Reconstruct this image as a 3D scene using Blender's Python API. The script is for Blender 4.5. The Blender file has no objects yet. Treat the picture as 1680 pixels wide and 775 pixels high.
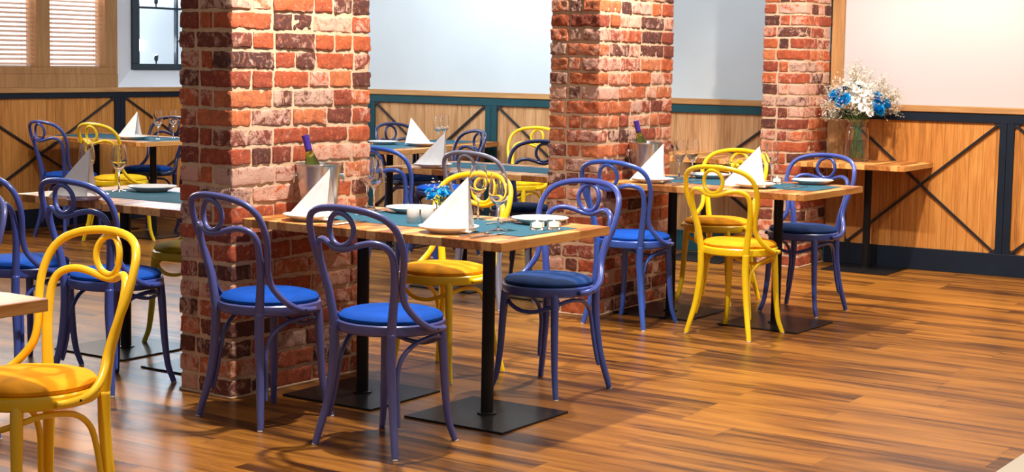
import bpy, math, random
from mathutils import Vector, Matrix, noise

PI = math.pi
rnd = random.Random(7)
scene = bpy.context.scene
COL = scene.collection

# ------------------------------------------------------------------ camera
H = 1.4174
PITCH, ROLL = 0.088884, -0.01705
fw = Vector((0, math.cos(PITCH), -math.sin(PITCH)))
up = Vector((0, math.sin(PITCH), math.cos(PITCH)))
rt = Vector((1, 0, 0))
R_ = rt * math.cos(ROLL) - up * math.sin(ROLL)
U_ = rt * math.sin(ROLL) + up * math.cos(ROLL)
cam_data = bpy.data.cameras.new('camera')
cam_data.sensor_fit = 'HORIZONTAL'
cam_data.sensor_width = 36.0
cam_data.lens = 36.0 * 2616.8 / 1680.0
cam_data.shift_y = -(387.5 - 329.265) / 1680.0
cam_data.clip_start = 0.1
cam_data.clip_end = 100
cam = bpy.data.objects.new('camera', cam_data)
COL.objects.link(cam)
m = Matrix((( R_.x, U_.x, -fw.x, 0), (R_.y, U_.y, -fw.y, 0), (R_.z, U_.z, -fw.z, H), (0, 0, 0, 1)))
cam.matrix_world = m
scene.camera = cam

# ------------------------------------------------------------------ exposure, world, lamps
vs = scene.view_settings
vs.view_transform = 'Standard'
vs.look = 'None'
vs.gamma = 1.0
vs.use_curve_mapping = False
vs.exposure = 0.38
scene.display_settings.display_device = 'sRGB'

world = bpy.data.worlds.new('World')
scene.world = world
world.use_nodes = True
wn = world.node_tree.nodes
wn['Background'].inputs[0].default_value = (1.0, 0.96, 0.93, 1)
wn['Background'].inputs[1].default_value = 0.26


def spot(x, y, z, tx, ty, tz, power, color=(1, 0.86, 0.7), size=120, radius=0.045, blend=0.7):
    ld = bpy.data.lights.new('downlight', 'SPOT')
    ld.energy = power
    ld.color = color
    ld.spot_size = math.radians(size)
    ld.spot_blend = blend
    ld.shadow_soft_size = radius
    o = bpy.data.objects.new('downlight', ld)
    COL.objects.link(o)
    o.location = (x, y, z)
    o.rotation_euler = (Vector((tx, ty, tz)) - Vector((x, y, z))).to_track_quat('-Z', 'Y').to_euler()
    return o


def area(x, y, z, tx, ty, tz, power, sx, sy, color=(1, 1, 1)):
    ld = bpy.data.lights.new('soft_light', 'AREA')
    ld.shape = 'RECTANGLE'
    ld.size, ld.size_y = sx, sy
    ld.energy = power
    ld.color = color
    o = bpy.data.objects.new('soft_light', ld)
    COL.objects.link(o)
    o.location = (x, y, z)
    o.rotation_euler = (Vector((tx, ty, tz)) - Vector((x, y, z))).to_track_quat('-Z', 'Y').to_euler()
    return o


WARM = (1.0, 0.83, 0.64)
NEUT = (1.0, 0.93, 0.86)
COOL = (0.84, 0.92, 1.0)
ZC = 2.75
spot(-0.38, 6.00, ZC, -0.45, 6.35, 0, 330, NEUT, 125, 0.035)
spot(0.98, 8.25, ZC, 0.98, 8.6, 0, 290, NEUT, 125, 0.035)
spot(1.75, 6.3, ZC, 1.8, 6.5, 0, 170, WARM, 95)
spot(0.9, 4.6, ZC, 0.9, 4.9, 0, 85, WARM, 90)
spot(2.35, 9.4, ZC, 2.75, 10.6, 0.4, 270, (1.0, 0.85, 0.72), 112)
spot(3.1, 8.2, ZC, 3.2, 9.0, 0, 130, WARM, 95)
spot(-1.75, 7.6, ZC, -1.8, 7.5, 0, 110, NEUT, 95)
spot(-1.35, 3.9, ZC, -1.35, 4.1, 0, 200, WARM, 72)
spot(1.2, 2.3, ZC, 1.2, 2.4, 0, 110, WARM, 70)  # extra lamp, added to brighten the cream table corner
spot(-2.9, 10.6, ZC, -3.0, 11.6, 0, 68, NEUT, 100)
spot(-0.3, 9.2, ZC, -0.4, 9.9, 0.3, 120, COOL, 95)
spot(-0.4, 11.5, ZC, -0.6, 12.6, 0.8, 130, COOL)
spot(1.5, 10.0, ZC, 1.2, 11.6, 0.9, 50, COOL)
area(-1.3, 10.6, 2.75, -0.6, 13.0, 1.6, 42, 3.2, 0.8, COOL)  # added cool wash that lifts the upper back wall
area(2.9, 9.6, 2.75, 3.0, 11.0, 1.8, 6, 2.0, 0.6, (1.0, 0.9, 0.82))  # added weak warm wash for the right part of that wall


# ------------------------------------------------------------------ mesh helpers
class MB:
    """collects geometry for ONE mesh object"""
    def __init__(self):
        self.v, self.f, self.s = [], [], []

    def add(self, vs_, fs, smooth=True):
        b = len(self.v)
        self.v += [tuple(p) for p in vs_]
        for f in fs:
            self.f.append([b + i for i in f])
            self.s.append(smooth)

    def box(self, x0, x1, y0, y1, z0, z1, bev=0.0, mat=None):
        if bev <= 0:
            vv = [Vector((x, y, z)) for z in (z0, z1) for y in (y0, y1) for x in (x0, x1)]
            ff = [(0, 2, 3, 1), (4, 5, 7, 6), (0, 1, 5, 4), (2, 6, 7, 3), (0, 4, 6, 2), (1, 3, 7, 5)]
            if mat is not None:
                vv = [mat @ p for p in vv]
            self.add(vv, ff, False)
            return
        # chamfered box
        b = bev
        vv, idx = [], {}
        X, Y, Z = (x0, x1), (y0, y1), (z0, z1)
        for i in (0, 1):
            for j in (0, 1):
                for k in (0, 1):
                    sx, sy, sz = (1, -1)[i], (1, -1)[j], (1, -1)[k]
                    idx[(i, j, k, 'x')] = len(vv); vv.append(Vector((X[i], Y[j] + sy * b, Z[k] + sz * b)))
                    idx[(i, j, k, 'y')] = len(vv); vv.append(Vector((X[i] + sx * b, Y[j], Z[k] + sz * b)))
                    idx[(i, j, k, 'z')] = len(vv); vv.append(Vector((X[i] + sx * b, Y[j] + sy * b, Z[k])))
        ff = []
        def fix(f):
            c = sum((vv[i] for i in f), Vector()) / len(f)
            n = (vv[f[1]] - vv[f[0]]).cross(vv[f[2]] - vv[f[0]])
            ctr = Vector(((x0 + x1) / 2, (y0 + y1) / 2, (z0 + z1) / 2))
            ff.append(f if n.dot(c - ctr) > 0 else f[::-1])
        for i in (0, 1):
            fix([idx[(i, a, c, 'x')] for a, c in ((0, 0), (1, 0), (1, 1), (0, 1))])
            fix([idx[(a, i, c, 'y')] for a, c in ((0, 0), (1, 0), (1, 1), (0, 1))])
            fix([idx[(a, c, i, 'z')] for a, c in ((0, 0), (1, 0), (1, 1), (0, 1))])
        for i in (0, 1):
            for j in (0, 1):
                fix([idx[(i, j, 0, 'x')], idx[(i, j, 1, 'x')], idx[(i, j, 1, 'y')], idx[(i, j, 0, 'y')]])
                fix([idx[(i, 0, j, 'x')], idx[(i, 1, j, 'x')], idx[(i, 1, j, 'z')], idx[(i, 0, j, 'z')]])
                fix([idx[(0, i, j, 'y')], idx[(1, i, j, 'y')], idx[(1, i, j, 'z')], idx[(0, i, j, 'z')]])
                for k in (0, 1):
                    fix([idx[(i, j, k, 'x')], idx[(i, j, k, 'y')], idx[(i, j, k, 'z')]])
        if mat is not None:
            vv = [mat @ p for p in vv]
        self.add(vv, ff, False)

    def tube(self, pts, rad, n=12, closed=False, caps=True, flat=1.0):
        pts = [Vector(p) for p in pts]
        N = len(pts)
        if not hasattr(rad, '__len__'):
            rad = [rad] * N
        T = []
        for i in range(N):
            if closed:
                t = pts[(i + 1) % N] - pts[i - 1]
            else:
                t = pts[min(i + 1, N - 1)] - pts[max(i - 1, 0)]
            T.append(t.normalized())
        a = Vector((0, 0, 1)) if abs(T[0].z) < 0.9 else Vector((1, 0, 0))
        nrm = (a - T[0] * a.dot(T[0])).normalized()
        vv = []
        for i in range(N):
            nrm = (nrm - T[i] * nrm.dot(T[i])).normalized()
            bn = T[i].cross(nrm)
            for k in range(n):
                an = 2 * PI * k / n
                vv.append(pts[i] + (nrm * math.cos(an) + bn * math.sin(an) * flat) * rad[i])
        ff = []
        for i in range(N if closed else N - 1):
            j = (i + 1) % N
            for k in range(n):
                k2 = (k + 1) % n
                ff.append((i * n + k, i * n + k2, j * n + k2, j * n + k))
        if not closed and caps:
            ff.append(tuple(range(n))[::-1])
            ff.append(tuple((N - 1) * n + k for k in range(n)))
        self.add(vv, ff, True)

    def lathe(self, prof, n=32, c=(0, 0, 0), closed=False, axis=None):
        c = Vector(c)
        if n >= 20:      # support rings close to every sharp corner, so that shading stays crisp
            Q = []
            m_ = len(prof)
            for i in range(m_):
                p = Vector(prof[i])
                a = prof[i - 1] if (i > 0 or closed) else None
                b = prof[(i + 1) % m_] if (i < m_ - 1 or closed) else None
                if a is None or b is None:
                    Q.append(tuple(p)); continue
                da, db = Vector(a) - p, Vector(b) - p
                if da.length < 1e-6 or db.length < 1e-6:
                    Q.append(tuple(p)); continue
                if (-da).angle(db) > 0.6:
                    ea, eb = min(0.0004, da.length * 0.25), min(0.0004, db.length * 0.25)
                    Q += [tuple(p + da.normalized() * ea), tuple(p), tuple(p + db.normalized() * eb)]
                else:
                    Q.append(tuple(p))
            prof = Q
        vv, ff, rings = [], [], []
        for r, z in prof:
            if r < 1e-6:
                rings.append([len(vv)]); vv.append(Vector((0, 0, z)))
            else:
                b = len(vv)
                vv += [Vector((r * math.cos(2 * PI * k / n), r * math.sin(2 * PI * k / n), z)) for k in range(n)]
                rings.append(list(range(b, b + n)))
        M_ = len(rings)
        for i in range(M_ if closed else M_ - 1):
            A, B = rings[i], rings[(i + 1) % M_]
            for k in range(n):
                k2 = (k + 1) % n
                if len(A) == 1 and len(B) == 1:
                    continue
                if len(A) == 1:
                    ff.append((A[0], B[k2], B[k]))
                elif len(B) == 1:
                    ff.append((A[k], A[k2], B[0]))
                else:
                    ff.append((A[k], A[k2], B[k2], B[k]))
        if axis is not None:
            vv = [axis @ p for p in vv]
        self.add([p + c for p in vv], ff, True)

    def grid(self, P, smooth=True):
        nu, nv = len(P), len(P[0])
        vv = [p for row in P for p in row]
        ff = [(i * nv + j, (i + 1) * nv + j, (i + 1) * nv + j + 1, i * nv + j + 1)
              for i in range(nu - 1) for j in range(nv - 1)]
        self.add(vv, ff, smooth)

    def build(self, name, mat, parent=None, loc=None, rot=None):
        me = bpy.data.meshes.new(name)
        me.from_pydata(self.v, [], self.f)
        me.polygons.foreach_set('use_smooth', self.s)
        me.materials.append(mat)
        me.update()
        o = bpy.data.objects.new(name, me)
        COL.objects.link(o)
        if parent is not None:
            o.parent = parent
        if loc is not None:
            o.location = loc
        if rot is not None:
            o.rotation_euler = (0, 0, rot)
        return o


def catmull(P, seg=6):
    P = [tuple(p) for p in P]
    Q = [P[0]] + P + [P[-1]]
    out = []
    for i in range(1, len(Q) - 2):
        p0, p1, p2, p3 = Q[i - 1], Q[i], Q[i + 1], Q[i + 2]
        for s in range(seg):
            t = s / seg
            out.append(tuple(0.5 * (2 * b + (c - a) * t + (2 * a - 5 * b + 4 * c - d) * t * t
                                    + (3 * b - a - 3 * c + d) * t ** 3)
                             for a, b, c, d in zip(p0, p1, p2, p3)))
    out.append(P[-1])
    return out


def smooth_tube(mb, P, n=12, seg=6):
    C = catmull(P, seg)
    mb.tube([c[:3] for c in C], [c[3] for c in C], n)


def tag(o, label=None, cat=None, group=None, kind=None):
    if label: o['label'] = label
    if cat: o['category'] = cat
    if group: o['group'] = group
    if kind: o['kind'] = kind
    return o


def empty(name, loc=(0, 0, 0), rz=0.0):
    o = bpy.data.objects.new(name, None)
    COL.objects.link(o)
    o.location = loc
    o.rotation_euler = (0, 0, rz)
    o.empty_display_size = 0.1
    return o


def copy_tree(o, parent=None, mats=None):
    c = o.copy()
    COL.objects.link(c)
    if parent is not None:
        c.parent = parent
    if mats and o.type == 'MESH' and o.material_slots[0].material.name in mats:
        c.material_slots[0].link = 'OBJECT'
        c.material_slots[0].material = mats[o.material_slots[0].material.name]
    for ch in list(o.children):
        copy_tree(ch, c, mats)
    return c


# ------------------------------------------------------------------ materials
class NT:
    def __init__(self, name):
        self.m = bpy.data.materials.new(name)
        self.m.use_nodes = True
        self.t = self.m.node_tree
        self.n = self.t.nodes
        self.b = self.n['Principled BSDF']
        self._tc = None

    def tc(self, out='Object'):
        if self._tc is None:
            self._tc = self.n.new('ShaderNodeTexCoord')
        return self._tc.outputs[out]

    def L(self, a, b): self.t.links.new(a, b)

    def put(self, sock, v):
        if hasattr(v, 'is_output') or isinstance(v, bpy.types.NodeSocket):
            self.L(v, sock)
        else:
            sock.default_value = v

    def math(self, op, a, b=0.0, c=0.0, clamp=False):
        nd = self.n.new('ShaderNodeMath'); nd.operation = op; nd.use_clamp = clamp
        self.put(nd.inputs[0], a); self.put(nd.inputs[1], b); self.put(nd.inputs[2], c)
        return nd.outputs[0]

    def sep(self, v):
        nd = self.n.new('ShaderNodeSeparateXYZ'); self.L(v, nd.inputs[0]); return nd.outputs

    def comb(self, x, y, z):
        nd = self.n.new('ShaderNodeCombineXYZ')
        self.put(nd.inputs[0], x); self.put(nd.inputs[1], y); self.put(nd.inputs[2], z)
        return nd.outputs[0]

    def noise(self, vec, scale=1.0, detail=3, rough=0.5, dist=0.0, fac=True):
        nd = self.n.new('ShaderNodeTexNoise')
        self.L(vec, nd.inputs['Vector'])
        nd.inputs['Scale'].default_value = scale
        nd.inputs['Detail'].default_value = detail
        nd.inputs['Roughness'].default_value = rough
        nd.inputs['Distortion'].default_value = dist
        return nd.outputs[0]

    def white(self, vec):
        nd = self.n.new('ShaderNodeTexWhiteNoise'); nd.noise_dimensions = '3D'
        self.L(vec, nd.inputs['Vector']); return nd.outputs['Value']

    def scale(self, vec, s):
        nd = self.n.new('ShaderNodeVectorMath'); nd.operation = 'MULTIPLY'
        self.L(vec, nd.inputs[0]); nd.inputs[1].default_value = s; return nd.outputs[0]

    def addv(self, a, b):
        nd = self.n.new('ShaderNodeVectorMath'); nd.operation = 'ADD'
        self.L(a, nd.inputs[0]); self.put(nd.inputs[1], b); return nd.outputs[0]

    def ramp(self, fac, stops, interp='LINEAR'):
        nd = self.n.new('ShaderNodeValToRGB'); cr = nd.color_ramp; cr.interpolation = interp
        while len(cr.elements) < len(stops): cr.elements.new(0.5)
        for e, (p, c) in zip(cr.elements, stops):
            e.position = p; e.color = (*c, 1)
        self.L(fac, nd.inputs[0]); return nd.outputs[0]

    def mix(self, fac, a, b, mode='MIX'):
        nd = self.n.new('ShaderNodeMix'); nd.data_type = 'RGBA'; nd.blend_type = mode
        self.put(nd.inputs[0], fac)
        self.put(nd.inputs[6], a if not isinstance(a, tuple) else (*a[:3], 1))
        self.put(nd.inputs[7], b if not isinstance(b, tuple) else (*b[:3], 1))
        return nd.outputs[2]

    def bump(self, h, strength=0.3, dist=0.01):
        nd = self.n.new('ShaderNodeBump'); nd.inputs['Strength'].default_value = strength
        nd.inputs['Distance'].default_value = dist
        self.L(h, nd.inputs['Height']); self.L(nd.outputs[0], self.b.inputs['Normal'])

    def set(self, **k):
        for key, v in k.items():
            self.put(self.b.inputs[key.replace('_', ' ')], v)
        return self.m


def plain(name, col, rough=0.5, metal=0.0, spec=None, var=0.0, vscale=6, coat=0.0, emis=None, estr=1.0):
    t = NT(name)
    c = t.noise(t.tc(), vscale, 4)
    lo = tuple(x * (1 - var) for x in col)
    hi = tuple(min(1, x * (1 + var)) for x in col)
    t.L(t.ramp(c, [(0.3, lo), (0.7, hi)]), t.b.inputs['Base Color'])
    t.set(Roughness=rough, Metallic=metal)
    if spec is not None: t.b.inputs['Specular IOR Level'].default_value = spec
    if coat: t.b.inputs['Coat Weight'].default_value = coat; t.b.inputs['Coat Roughness'].default_value = 0.15
    if emis:
        t.b.inputs['Emission Color'].default_value = (*emis, 1)
        t.b.inputs['Emission Strength'].default_value = estr
    return t.m


def mat_floor():
    t = NT('vinyl_plank_floor')
    x, y, z = t.sep(t.tc())
    PW, PL = 0.18, 1.22
    row = t.math('FLOOR', t.math('DIVIDE', y, PW))
    off = t.math('MULTIPLY', t.white(t.comb(row, 3.0, 0.0)), PL)
    xx = t.math('DIVIDE', t.math('ADD', x, off), PL)
    pid = t.math('FLOOR', xx)
    tone = t.white(t.comb(row, pid, 1.0))
    pc = t.comb(t.math('ADD', x, t.math('MULTIPLY', tone, 9.0)), t.math('ADD', y, t.math('MULTIPLY', tone, 4.0)), tone)
    n1 = t.noise(t.scale(pc, (0.9, 10.0, 1.0)), 1.0, 4, 0.6, 0.6)
    n2 = t.noise(t.scale(pc, (3.0, 60.0, 1.0)), 1.0, 4, 0.65, 0.3)
    n3 = t.noise(t.scale(pc, (2.0, 6.0, 1.0)), 1.0, 2, 0.5)
    v = t.math('ADD', t.math('ADD', t.math('MULTIPLY', n1, 0.80), t.math('MULTIPLY', n2, 0.33)), t.math('MULTIPLY', t.math('SUBTRACT', tone, 0.5), 0.14))
    v = t.math('ADD', v, t.math('MULTIPLY', t.math('SUBTRACT', n3, 0.5), 0.15))
    c = t.ramp(v, [(0.38, (0.034, 0.012, 0.004)), (0.48, (0.100, 0.036, 0.008)), (0.57, (0.240, 0.090, 0.013)), (0.70, (0.36, 0.145, 0.022))])
    fy = t.math('FRACT', t.math('DIVIDE', y, PW)); fx = t.math('FRACT', xx)
    gy = t.math('LESS_THAN', fy, 0.014); gx = t.math('LESS_THAN', fx, 0.0022)
    g = t.math('MAXIMUM', gy, gx)
    c = t.mix(t.math('MULTIPLY', g, 0.55), c, (0.06, 0.022, 0.01))
    t.L(c, t.b.inputs['Base Color'])
    t.L(t.math('ADD', t.math('MULTIPLY', n2, 0.14), 0.24), t.b.inputs['Roughness'])
    t.b.inputs['Specular IOR Level'].default_value = 0.36
    t.bump(t.math('SUBTRACT', n2, g), 0.12, 0.002)
    return t.m


def mat_wood(name, cs, along='z', board=0.0, strip=None, rough=0.45, fine=1.0, line=0.5, contrast=1.0, seglen=0.38):
    """oak: cs = (dark, mid, light); board = width of boards across; strip = stave width of butcher block"""
    t = NT(name)
    x, y, z = t.sep(t.tc())
    ax = {'x': (x, y, z), 'y': (y, x, z), 'z': (z, x, y)}[along]
    L_, A_, B_ = ax
    w = board or strip
    if w:
        bi = t.math('FLOOR', t.math('DIVIDE', A_, w))
        if strip:
            so = t.math('MULTIPLY', t.white(t.comb(bi, 7.0, 0.0)), 0.9)
            si = t.math('FLOOR', t.math('DIVIDE', t.math('ADD', L_, so), seglen))
        else:
            si = 0.0
        tone = t.white(t.comb(bi, si, 2.0))
    else:
        tone = t.math('MULTIPLY', 0.5, 1.0)
    o1 = t.math('MULTIPLY', tone, 13.0)
    pc = t.comb(t.math('ADD', L_, o1), t.math('ADD', A_, o1), t.math('ADD', B_, o1))
    n1 = t.noise(t.scale(pc, (1.6 * fine, 22 * fine, 22 * fine)), 1.0, 4, 0.55, 1.3)
    n2 = t.noise(t.scale(pc, (6 * fine, 160 * fine, 160 * fine)), 1.0, 3, 0.6, 0.2)
    n3 = t.noise(t.scale(pc, (0.8, 3, 3)), 1.0, 2, 0.5)
    v = t.math('ADD', t.math('MULTIPLY', n1, 0.6), t.math('MULTIPLY', n2, 0.4))
    v = t.math('ADD', v, t.math('MULTIPLY', t.math('SUBTRACT', tone, 0.5), 0.62 if strip else 0.10))
    v = t.math('ADD', v, t.math('MULTIPLY', t.math('SUBTRACT', n3, 0.5), 0.2))
    h = 0.14 / contrast
    c = t.ramp(v, [(0.5 - h * 1.4, cs[0]), (0.5, cs[1]), (0.5 + h * 1.2, cs[2])])
    if board:
        f = t.math('FRACT', t.math('DIVIDE', A_, w))
        g = t.math('LESS_THAN', f, 0.035)
        c = t.mix(t.math('MULTIPLY', g, line), c, tuple(q * 0.25 for q in cs[0]))
    t.L(c, t.b.inputs['Base Color'])
    t.set(Roughness=rough)
    t.b.inputs['Specular IOR Level'].default_value = 0.3
    t.bump(n2, 0.08, 0.001)
    return t.m


def mat_brick():
    t = NT('old_red_brick')
    at = t.n.new('ShaderNodeAttribute'); at.attribute_name = 'Col'
    r, g, b = t.sep(at.outputs['Vector'])
    base = t.ramp(r, [(0.0, (0.06, 0.020, 0.016)), (0.10, (0.12, 0.030, 0.018)), (0.25, (0.30, 0.048, 0.018)),
                      (0.45, (0.47, 0.078, 0.022)), (0.75, (0.64, 0.135, 0.030)), (1.0, (0.66, 0.20, 0.07))])
    o = t.tc()
    ov = t.addv(o, t.scale(at.outputs['Vector'], (7.0, 7.0, 7.0)))
    n1 = t.noise(ov, 22, 6, 0.7, 0.6)
    n2 = t.noise(o, 120, 5, 0.75)
    n3 = t.noise(ov, 13, 6, 0.68, 1.2)
    n4 = t.noise(ov, 48, 4, 0.6, 0.5)
    c = t.mix(t.math('MULTIPLY', t.math('SUBTRACT', n1, 0.36), 3.6, clamp=True), t.mix(0.55, base, (0.12, 0.026, 0.012)), base)
    c = t.mix(t.math('MULTIPLY', t.math('SUBTRACT', n4, 0.54), 5.0, clamp=True), c, t.mix(0.5, c, (0.74, 0.26, 0.12)))
    # lime / mortar smears left on the faces, amount per brick in g
    sm = t.math('SUBTRACT', t.math('ADD', t.math('MULTIPLY', n3, 1.25), t.math('MULTIPLY', n2, 0.50)), t.math('SUBTRACT', 1.05, t.math('MULTIPLY', g, 0.34)))
    sm = t.math('MULTIPLY', sm, 6.5, clamp=True)
    c = t.mix(t.math('MULTIPLY', sm, 0.72), c, (0.74, 0.45, 0.33))
    dk = t.math('MULTIPLY', t.math('SUBTRACT', t.math('ADD', n1, t.math('MULTIPLY', b, 0.25)), 0.80), 8.0, clamp=True)
    c = t.mix(t.math('MULTIPLY', dk, 0.65), c, (0.05, 0.028, 0.024))
    t.L(c, t.b.inputs['Base Color'])
    t.set(Roughness=0.85)
    t.bump(t.math('ADD', n1, t.math('MULTIPLY', n2, 0.9)), 0.8, 0.008)
    return t.m


def mat_mortar():
    t = NT('lime_mortar')
    n = t.noise(t.tc(), 120, 5, 0.7); n2 = t.noise(t.tc(), 9, 3)
    c = t.ramp(t.math('ADD', t.math('MULTIPLY', n, 0.5), t.math('MULTIPLY', n2, 0.5)), [(0.3, (0.46, 0.28, 0.16)), (0.7, (0.72, 0.50, 0.33))])
    t.L(c, t.b.inputs['Base Color']); t.set(Roughness=0.95); t.bump(n, 0.6, 0.004)
    return t.m


def mat_velvet(name, col):
    t = NT(name)
    n = t.noise(t.tc(), 7, 3, 0.5, 1.0)
    n2 = t.noise(t.tc(), 300, 2)
    lo = tuple(c * 0.80 for c in col); hi = tuple(min(1, c * 1.2) for c in col)
    t.L(t.ramp(n, [(0.35, lo), (0.65, hi)]), t.b.inputs['Base Color'])
    t.set(Roughness=0.8)
    t.b.inputs['Sheen Weight'].default_value = 0.25
    t.b.inputs['Sheen Roughness'].default_value = 0.4
    t.b.inputs['Sheen Tint'].default_value = (*hi, 1)
    t.b.inputs['Specular IOR Level'].default_value = 0.2
    t.bump(n2, 0.1, 0.001)
    return t.m


def mat_glass(name, col=(1, 1, 1), ior=1.45, rough=0.0):
    t = NT(name)
    n = t.noise(t.tc(), 3, 1)
    t.L(t.ramp(n, [(0, col), (1, col)]), t.b.inputs['Base Color'])
    t.set(Roughness=rough, IOR=ior)
    t.b.inputs['Transmission Weight'].default_value = 1.0
    return t.m


M = {}
M['floor'] = mat_floor()
M['brick'] = mat_brick()
M['mortar'] = mat_mortar()
M['plaster'] = plain('painted_plaster', (0.74, 0.75, 0.78), 0.75, var=0.03, vscale=2)
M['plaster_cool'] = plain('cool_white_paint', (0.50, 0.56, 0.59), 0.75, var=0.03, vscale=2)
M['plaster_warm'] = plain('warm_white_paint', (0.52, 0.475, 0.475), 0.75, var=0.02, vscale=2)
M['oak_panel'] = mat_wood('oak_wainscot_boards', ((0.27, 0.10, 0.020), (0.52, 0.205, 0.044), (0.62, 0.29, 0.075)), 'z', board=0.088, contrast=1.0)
M['oak_panel_lit'] = mat_wood('pale_oak_wainscot_boards', ((0.27, 0.125, 0.045), (0.50, 0.265, 0.115), (0.60, 0.36, 0.18)), 'z', board=0.088, contrast=1.0)  # same oak boards, paled to carry the cooler light on the back wall
M['oak_trim'] = mat_wood('oak_cap_rail', ((0.30, 0.15, 0.055), (0.44, 0.23, 0.085), (0.55, 0.31, 0.125)), 'x', contrast=0.9)
M['oak_trim_v'] = mat_wood('oak_upright_trim', ((0.28, 0.135, 0.05), (0.40, 0.20, 0.075), (0.50, 0.27, 0.11)), 'z', contrast=0.9)
M['oak_top'] = mat_wood('oak_butcher_block', ((0.24, 0.080, 0.020), (0.52, 0.205, 0.050), (0.74, 0.38, 0.12)), 'y', strip=0.045, rough=0.32, contrast=0.85)
M['frame_lit'] = plain('petrol_painted_frame', (0.009, 0.055, 0.070), 0.5, spec=0.25, var=0.12)  # petrol frame paint, brightened for the strong light on the centre wall
M['navy_frame'] = plain('navy_painted_frame', (0.008, 0.014, 0.026), 0.5, spec=0.2, var=0.12)  # the same frame paint, darkened for the dimmer right and left walls
M['black_bar'] = plain('black_brace_bar', (0.012, 0.012, 0.016), 0.4)
M['black_steel'] = plain('black_powder_steel', (0.012, 0.011, 0.012), 0.30, 0.0, spec=0.16, var=0.1)
M['blue_frame'] = plain('blue_lacquer', (0.042, 0.072, 0.31), 0.32, var=0.06, vscale=9, coat=0.3)
M['violet_frame'] = plain('violet_blue_lacquer', (0.075, 0.082, 0.26), 0.32, var=0.06, vscale=9, coat=0.3)
M['sky_frame'] = plain('mid_blue_lacquer', (0.035, 0.10, 0.44), 0.32, var=0.06, vscale=9, coat=0.3)
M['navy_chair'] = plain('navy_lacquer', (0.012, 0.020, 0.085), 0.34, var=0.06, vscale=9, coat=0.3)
M['grey_frame'] = plain('lavender_grey_lacquer', (0.20, 0.20, 0.27), 0.34, var=0.06, vscale=9, coat=0.3)
M['yellow_frame'] = plain('yellow_lacquer', (0.88, 0.60, 0.006), 0.34, var=0.05, vscale=9, coat=0.25)
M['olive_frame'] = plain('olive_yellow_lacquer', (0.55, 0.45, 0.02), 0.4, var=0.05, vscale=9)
M['amber_frame'] = plain('amber_yellow_lacquer', (0.88, 0.54, 0.008), 0.34, var=0.05, vscale=9, coat=0.25)
M['blue_velvet'] = mat_velvet('royal_blue_velvet', (0.002, 0.062, 0.36))
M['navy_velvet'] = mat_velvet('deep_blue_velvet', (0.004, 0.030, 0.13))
M['orange_velvet'] = mat_velvet('amber_velvet', (0.80, 0.32, 0.004))
M['yellow_velvet'] = mat_velvet('yellow_velvet', (0.84, 0.52, 0.010))
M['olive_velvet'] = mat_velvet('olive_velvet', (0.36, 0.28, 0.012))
M['glide'] = plain('white_plastic_glide', (0.75, 0.72, 0.68), 0.4)
M['screw'] = plain('dark_screw', (0.03, 0.03, 0.04), 0.4, 0.8)
M['porcelain'] = plain('white_porcelain', (0.84, 0.81, 0.78), 0.18, var=0.02, coat=0.4)
M['napkin'] = plain('white_linen', (0.86, 0.82, 0.79), 0.85, var=0.02)
M['runner'] = plain('petrol_table_runner', (0.010, 0.095, 0.145), 0.8, var=0.08, vscale=30)
M['steel'] = plain('polished_steel', (0.70, 0.68, 0.66), 0.18, 1.0, var=0.04)
M['brushed'] = plain('brushed_steel', (0.62, 0.58, 0.55), 0.27, 1.0, var=0.05)
M['glass'] = mat_glass('clear_glass')
M['water'] = mat_glass('water', (0.99, 1, 0.99), 1.2)
M['green_glass'] = mat_glass('green_bottle_glass', (0.50, 0.62, 0.10), 1.45)
M['foil'] = plain('violet_foil', (0.10, 0.05, 0.42), 0.3, 0.6)
M['paper'] = plain('white_label_paper', (0.75, 0.73, 0.70), 0.7)
M['ceramic'] = plain('cream_ceramic', (0.80, 0.72, 0.66), 0.3, var=0.02, coat=0.3)
M['wax'] = plain('lit_tealight_wax', (0.9, 0.85, 0.75), 0.5, emis=(1.0, 0.72, 0.4), estr=1.2)
M['flame'] = plain('candle_flame', (1, 0.8, 0.5), 0.5, emis=(1.0, 0.75, 0.42), estr=14)
M['petal_blue'] = plain('blue_petals', (0.002, 0.36, 0.72), 0.6, var=0.35, vscale=60)
M['petal_white'] = plain('white_petals', (0.88, 0.86, 0.82), 0.6, var=0.04)
M['petal_yellow'] = plain('yellow_petals', (0.92, 0.72, 0.03), 0.6, var=0.1)
M['gyp'] = plain('gypsophila_blossom', (0.82, 0.72, 0.60), 0.7, var=0.12, vscale=40)
M['stem'] = plain('green_stems', (0.12, 0.24, 0.06), 0.6, var=0.3)
M['twig'] = plain('pale_twigs', (0.42, 0.36, 0.24), 0.7)
M['leaf'] = plain('dark_green_leaf', (0.045, 0.12, 0.035), 0.5, var=0.3)
t = NT('cream_blind_slats')
t.set(Roughness=0.6); t.L(t.ramp(t.noise(t.tc(), 3, 3), [(0.3, (0.72, 0.56, 0.45)), (0.7, (0.85, 0.72, 0.62))]), t.b.inputs['Base Color'])
tr = t.n.new('ShaderNodeBsdfTranslucent'); tr.inputs[0].default_value = (0.62, 0.36, 0.24, 1)
mxs = t.n.new('ShaderNodeMixShader'); mxs.inputs[0].default_value = 0.35
t.L(t.b.outputs[0], mxs.inputs[1]); t.L(tr.outputs[0], mxs.inputs[2])
t.L(mxs.outputs[0], t.n['Material Output'].inputs[0])
M['blind'] = t.m
M['cream_top'] = plain('cream_laminate', (0.84, 0.75, 0.62), 0.35, var=0.02)
M['iron'] = plain('dark_window_iron', (0.020, 0.035, 0.050), 0.4)


# ------------------------------------------------------------------ the setting
T0 = 0.592                                   # plan angle of floor boards and tables
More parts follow.
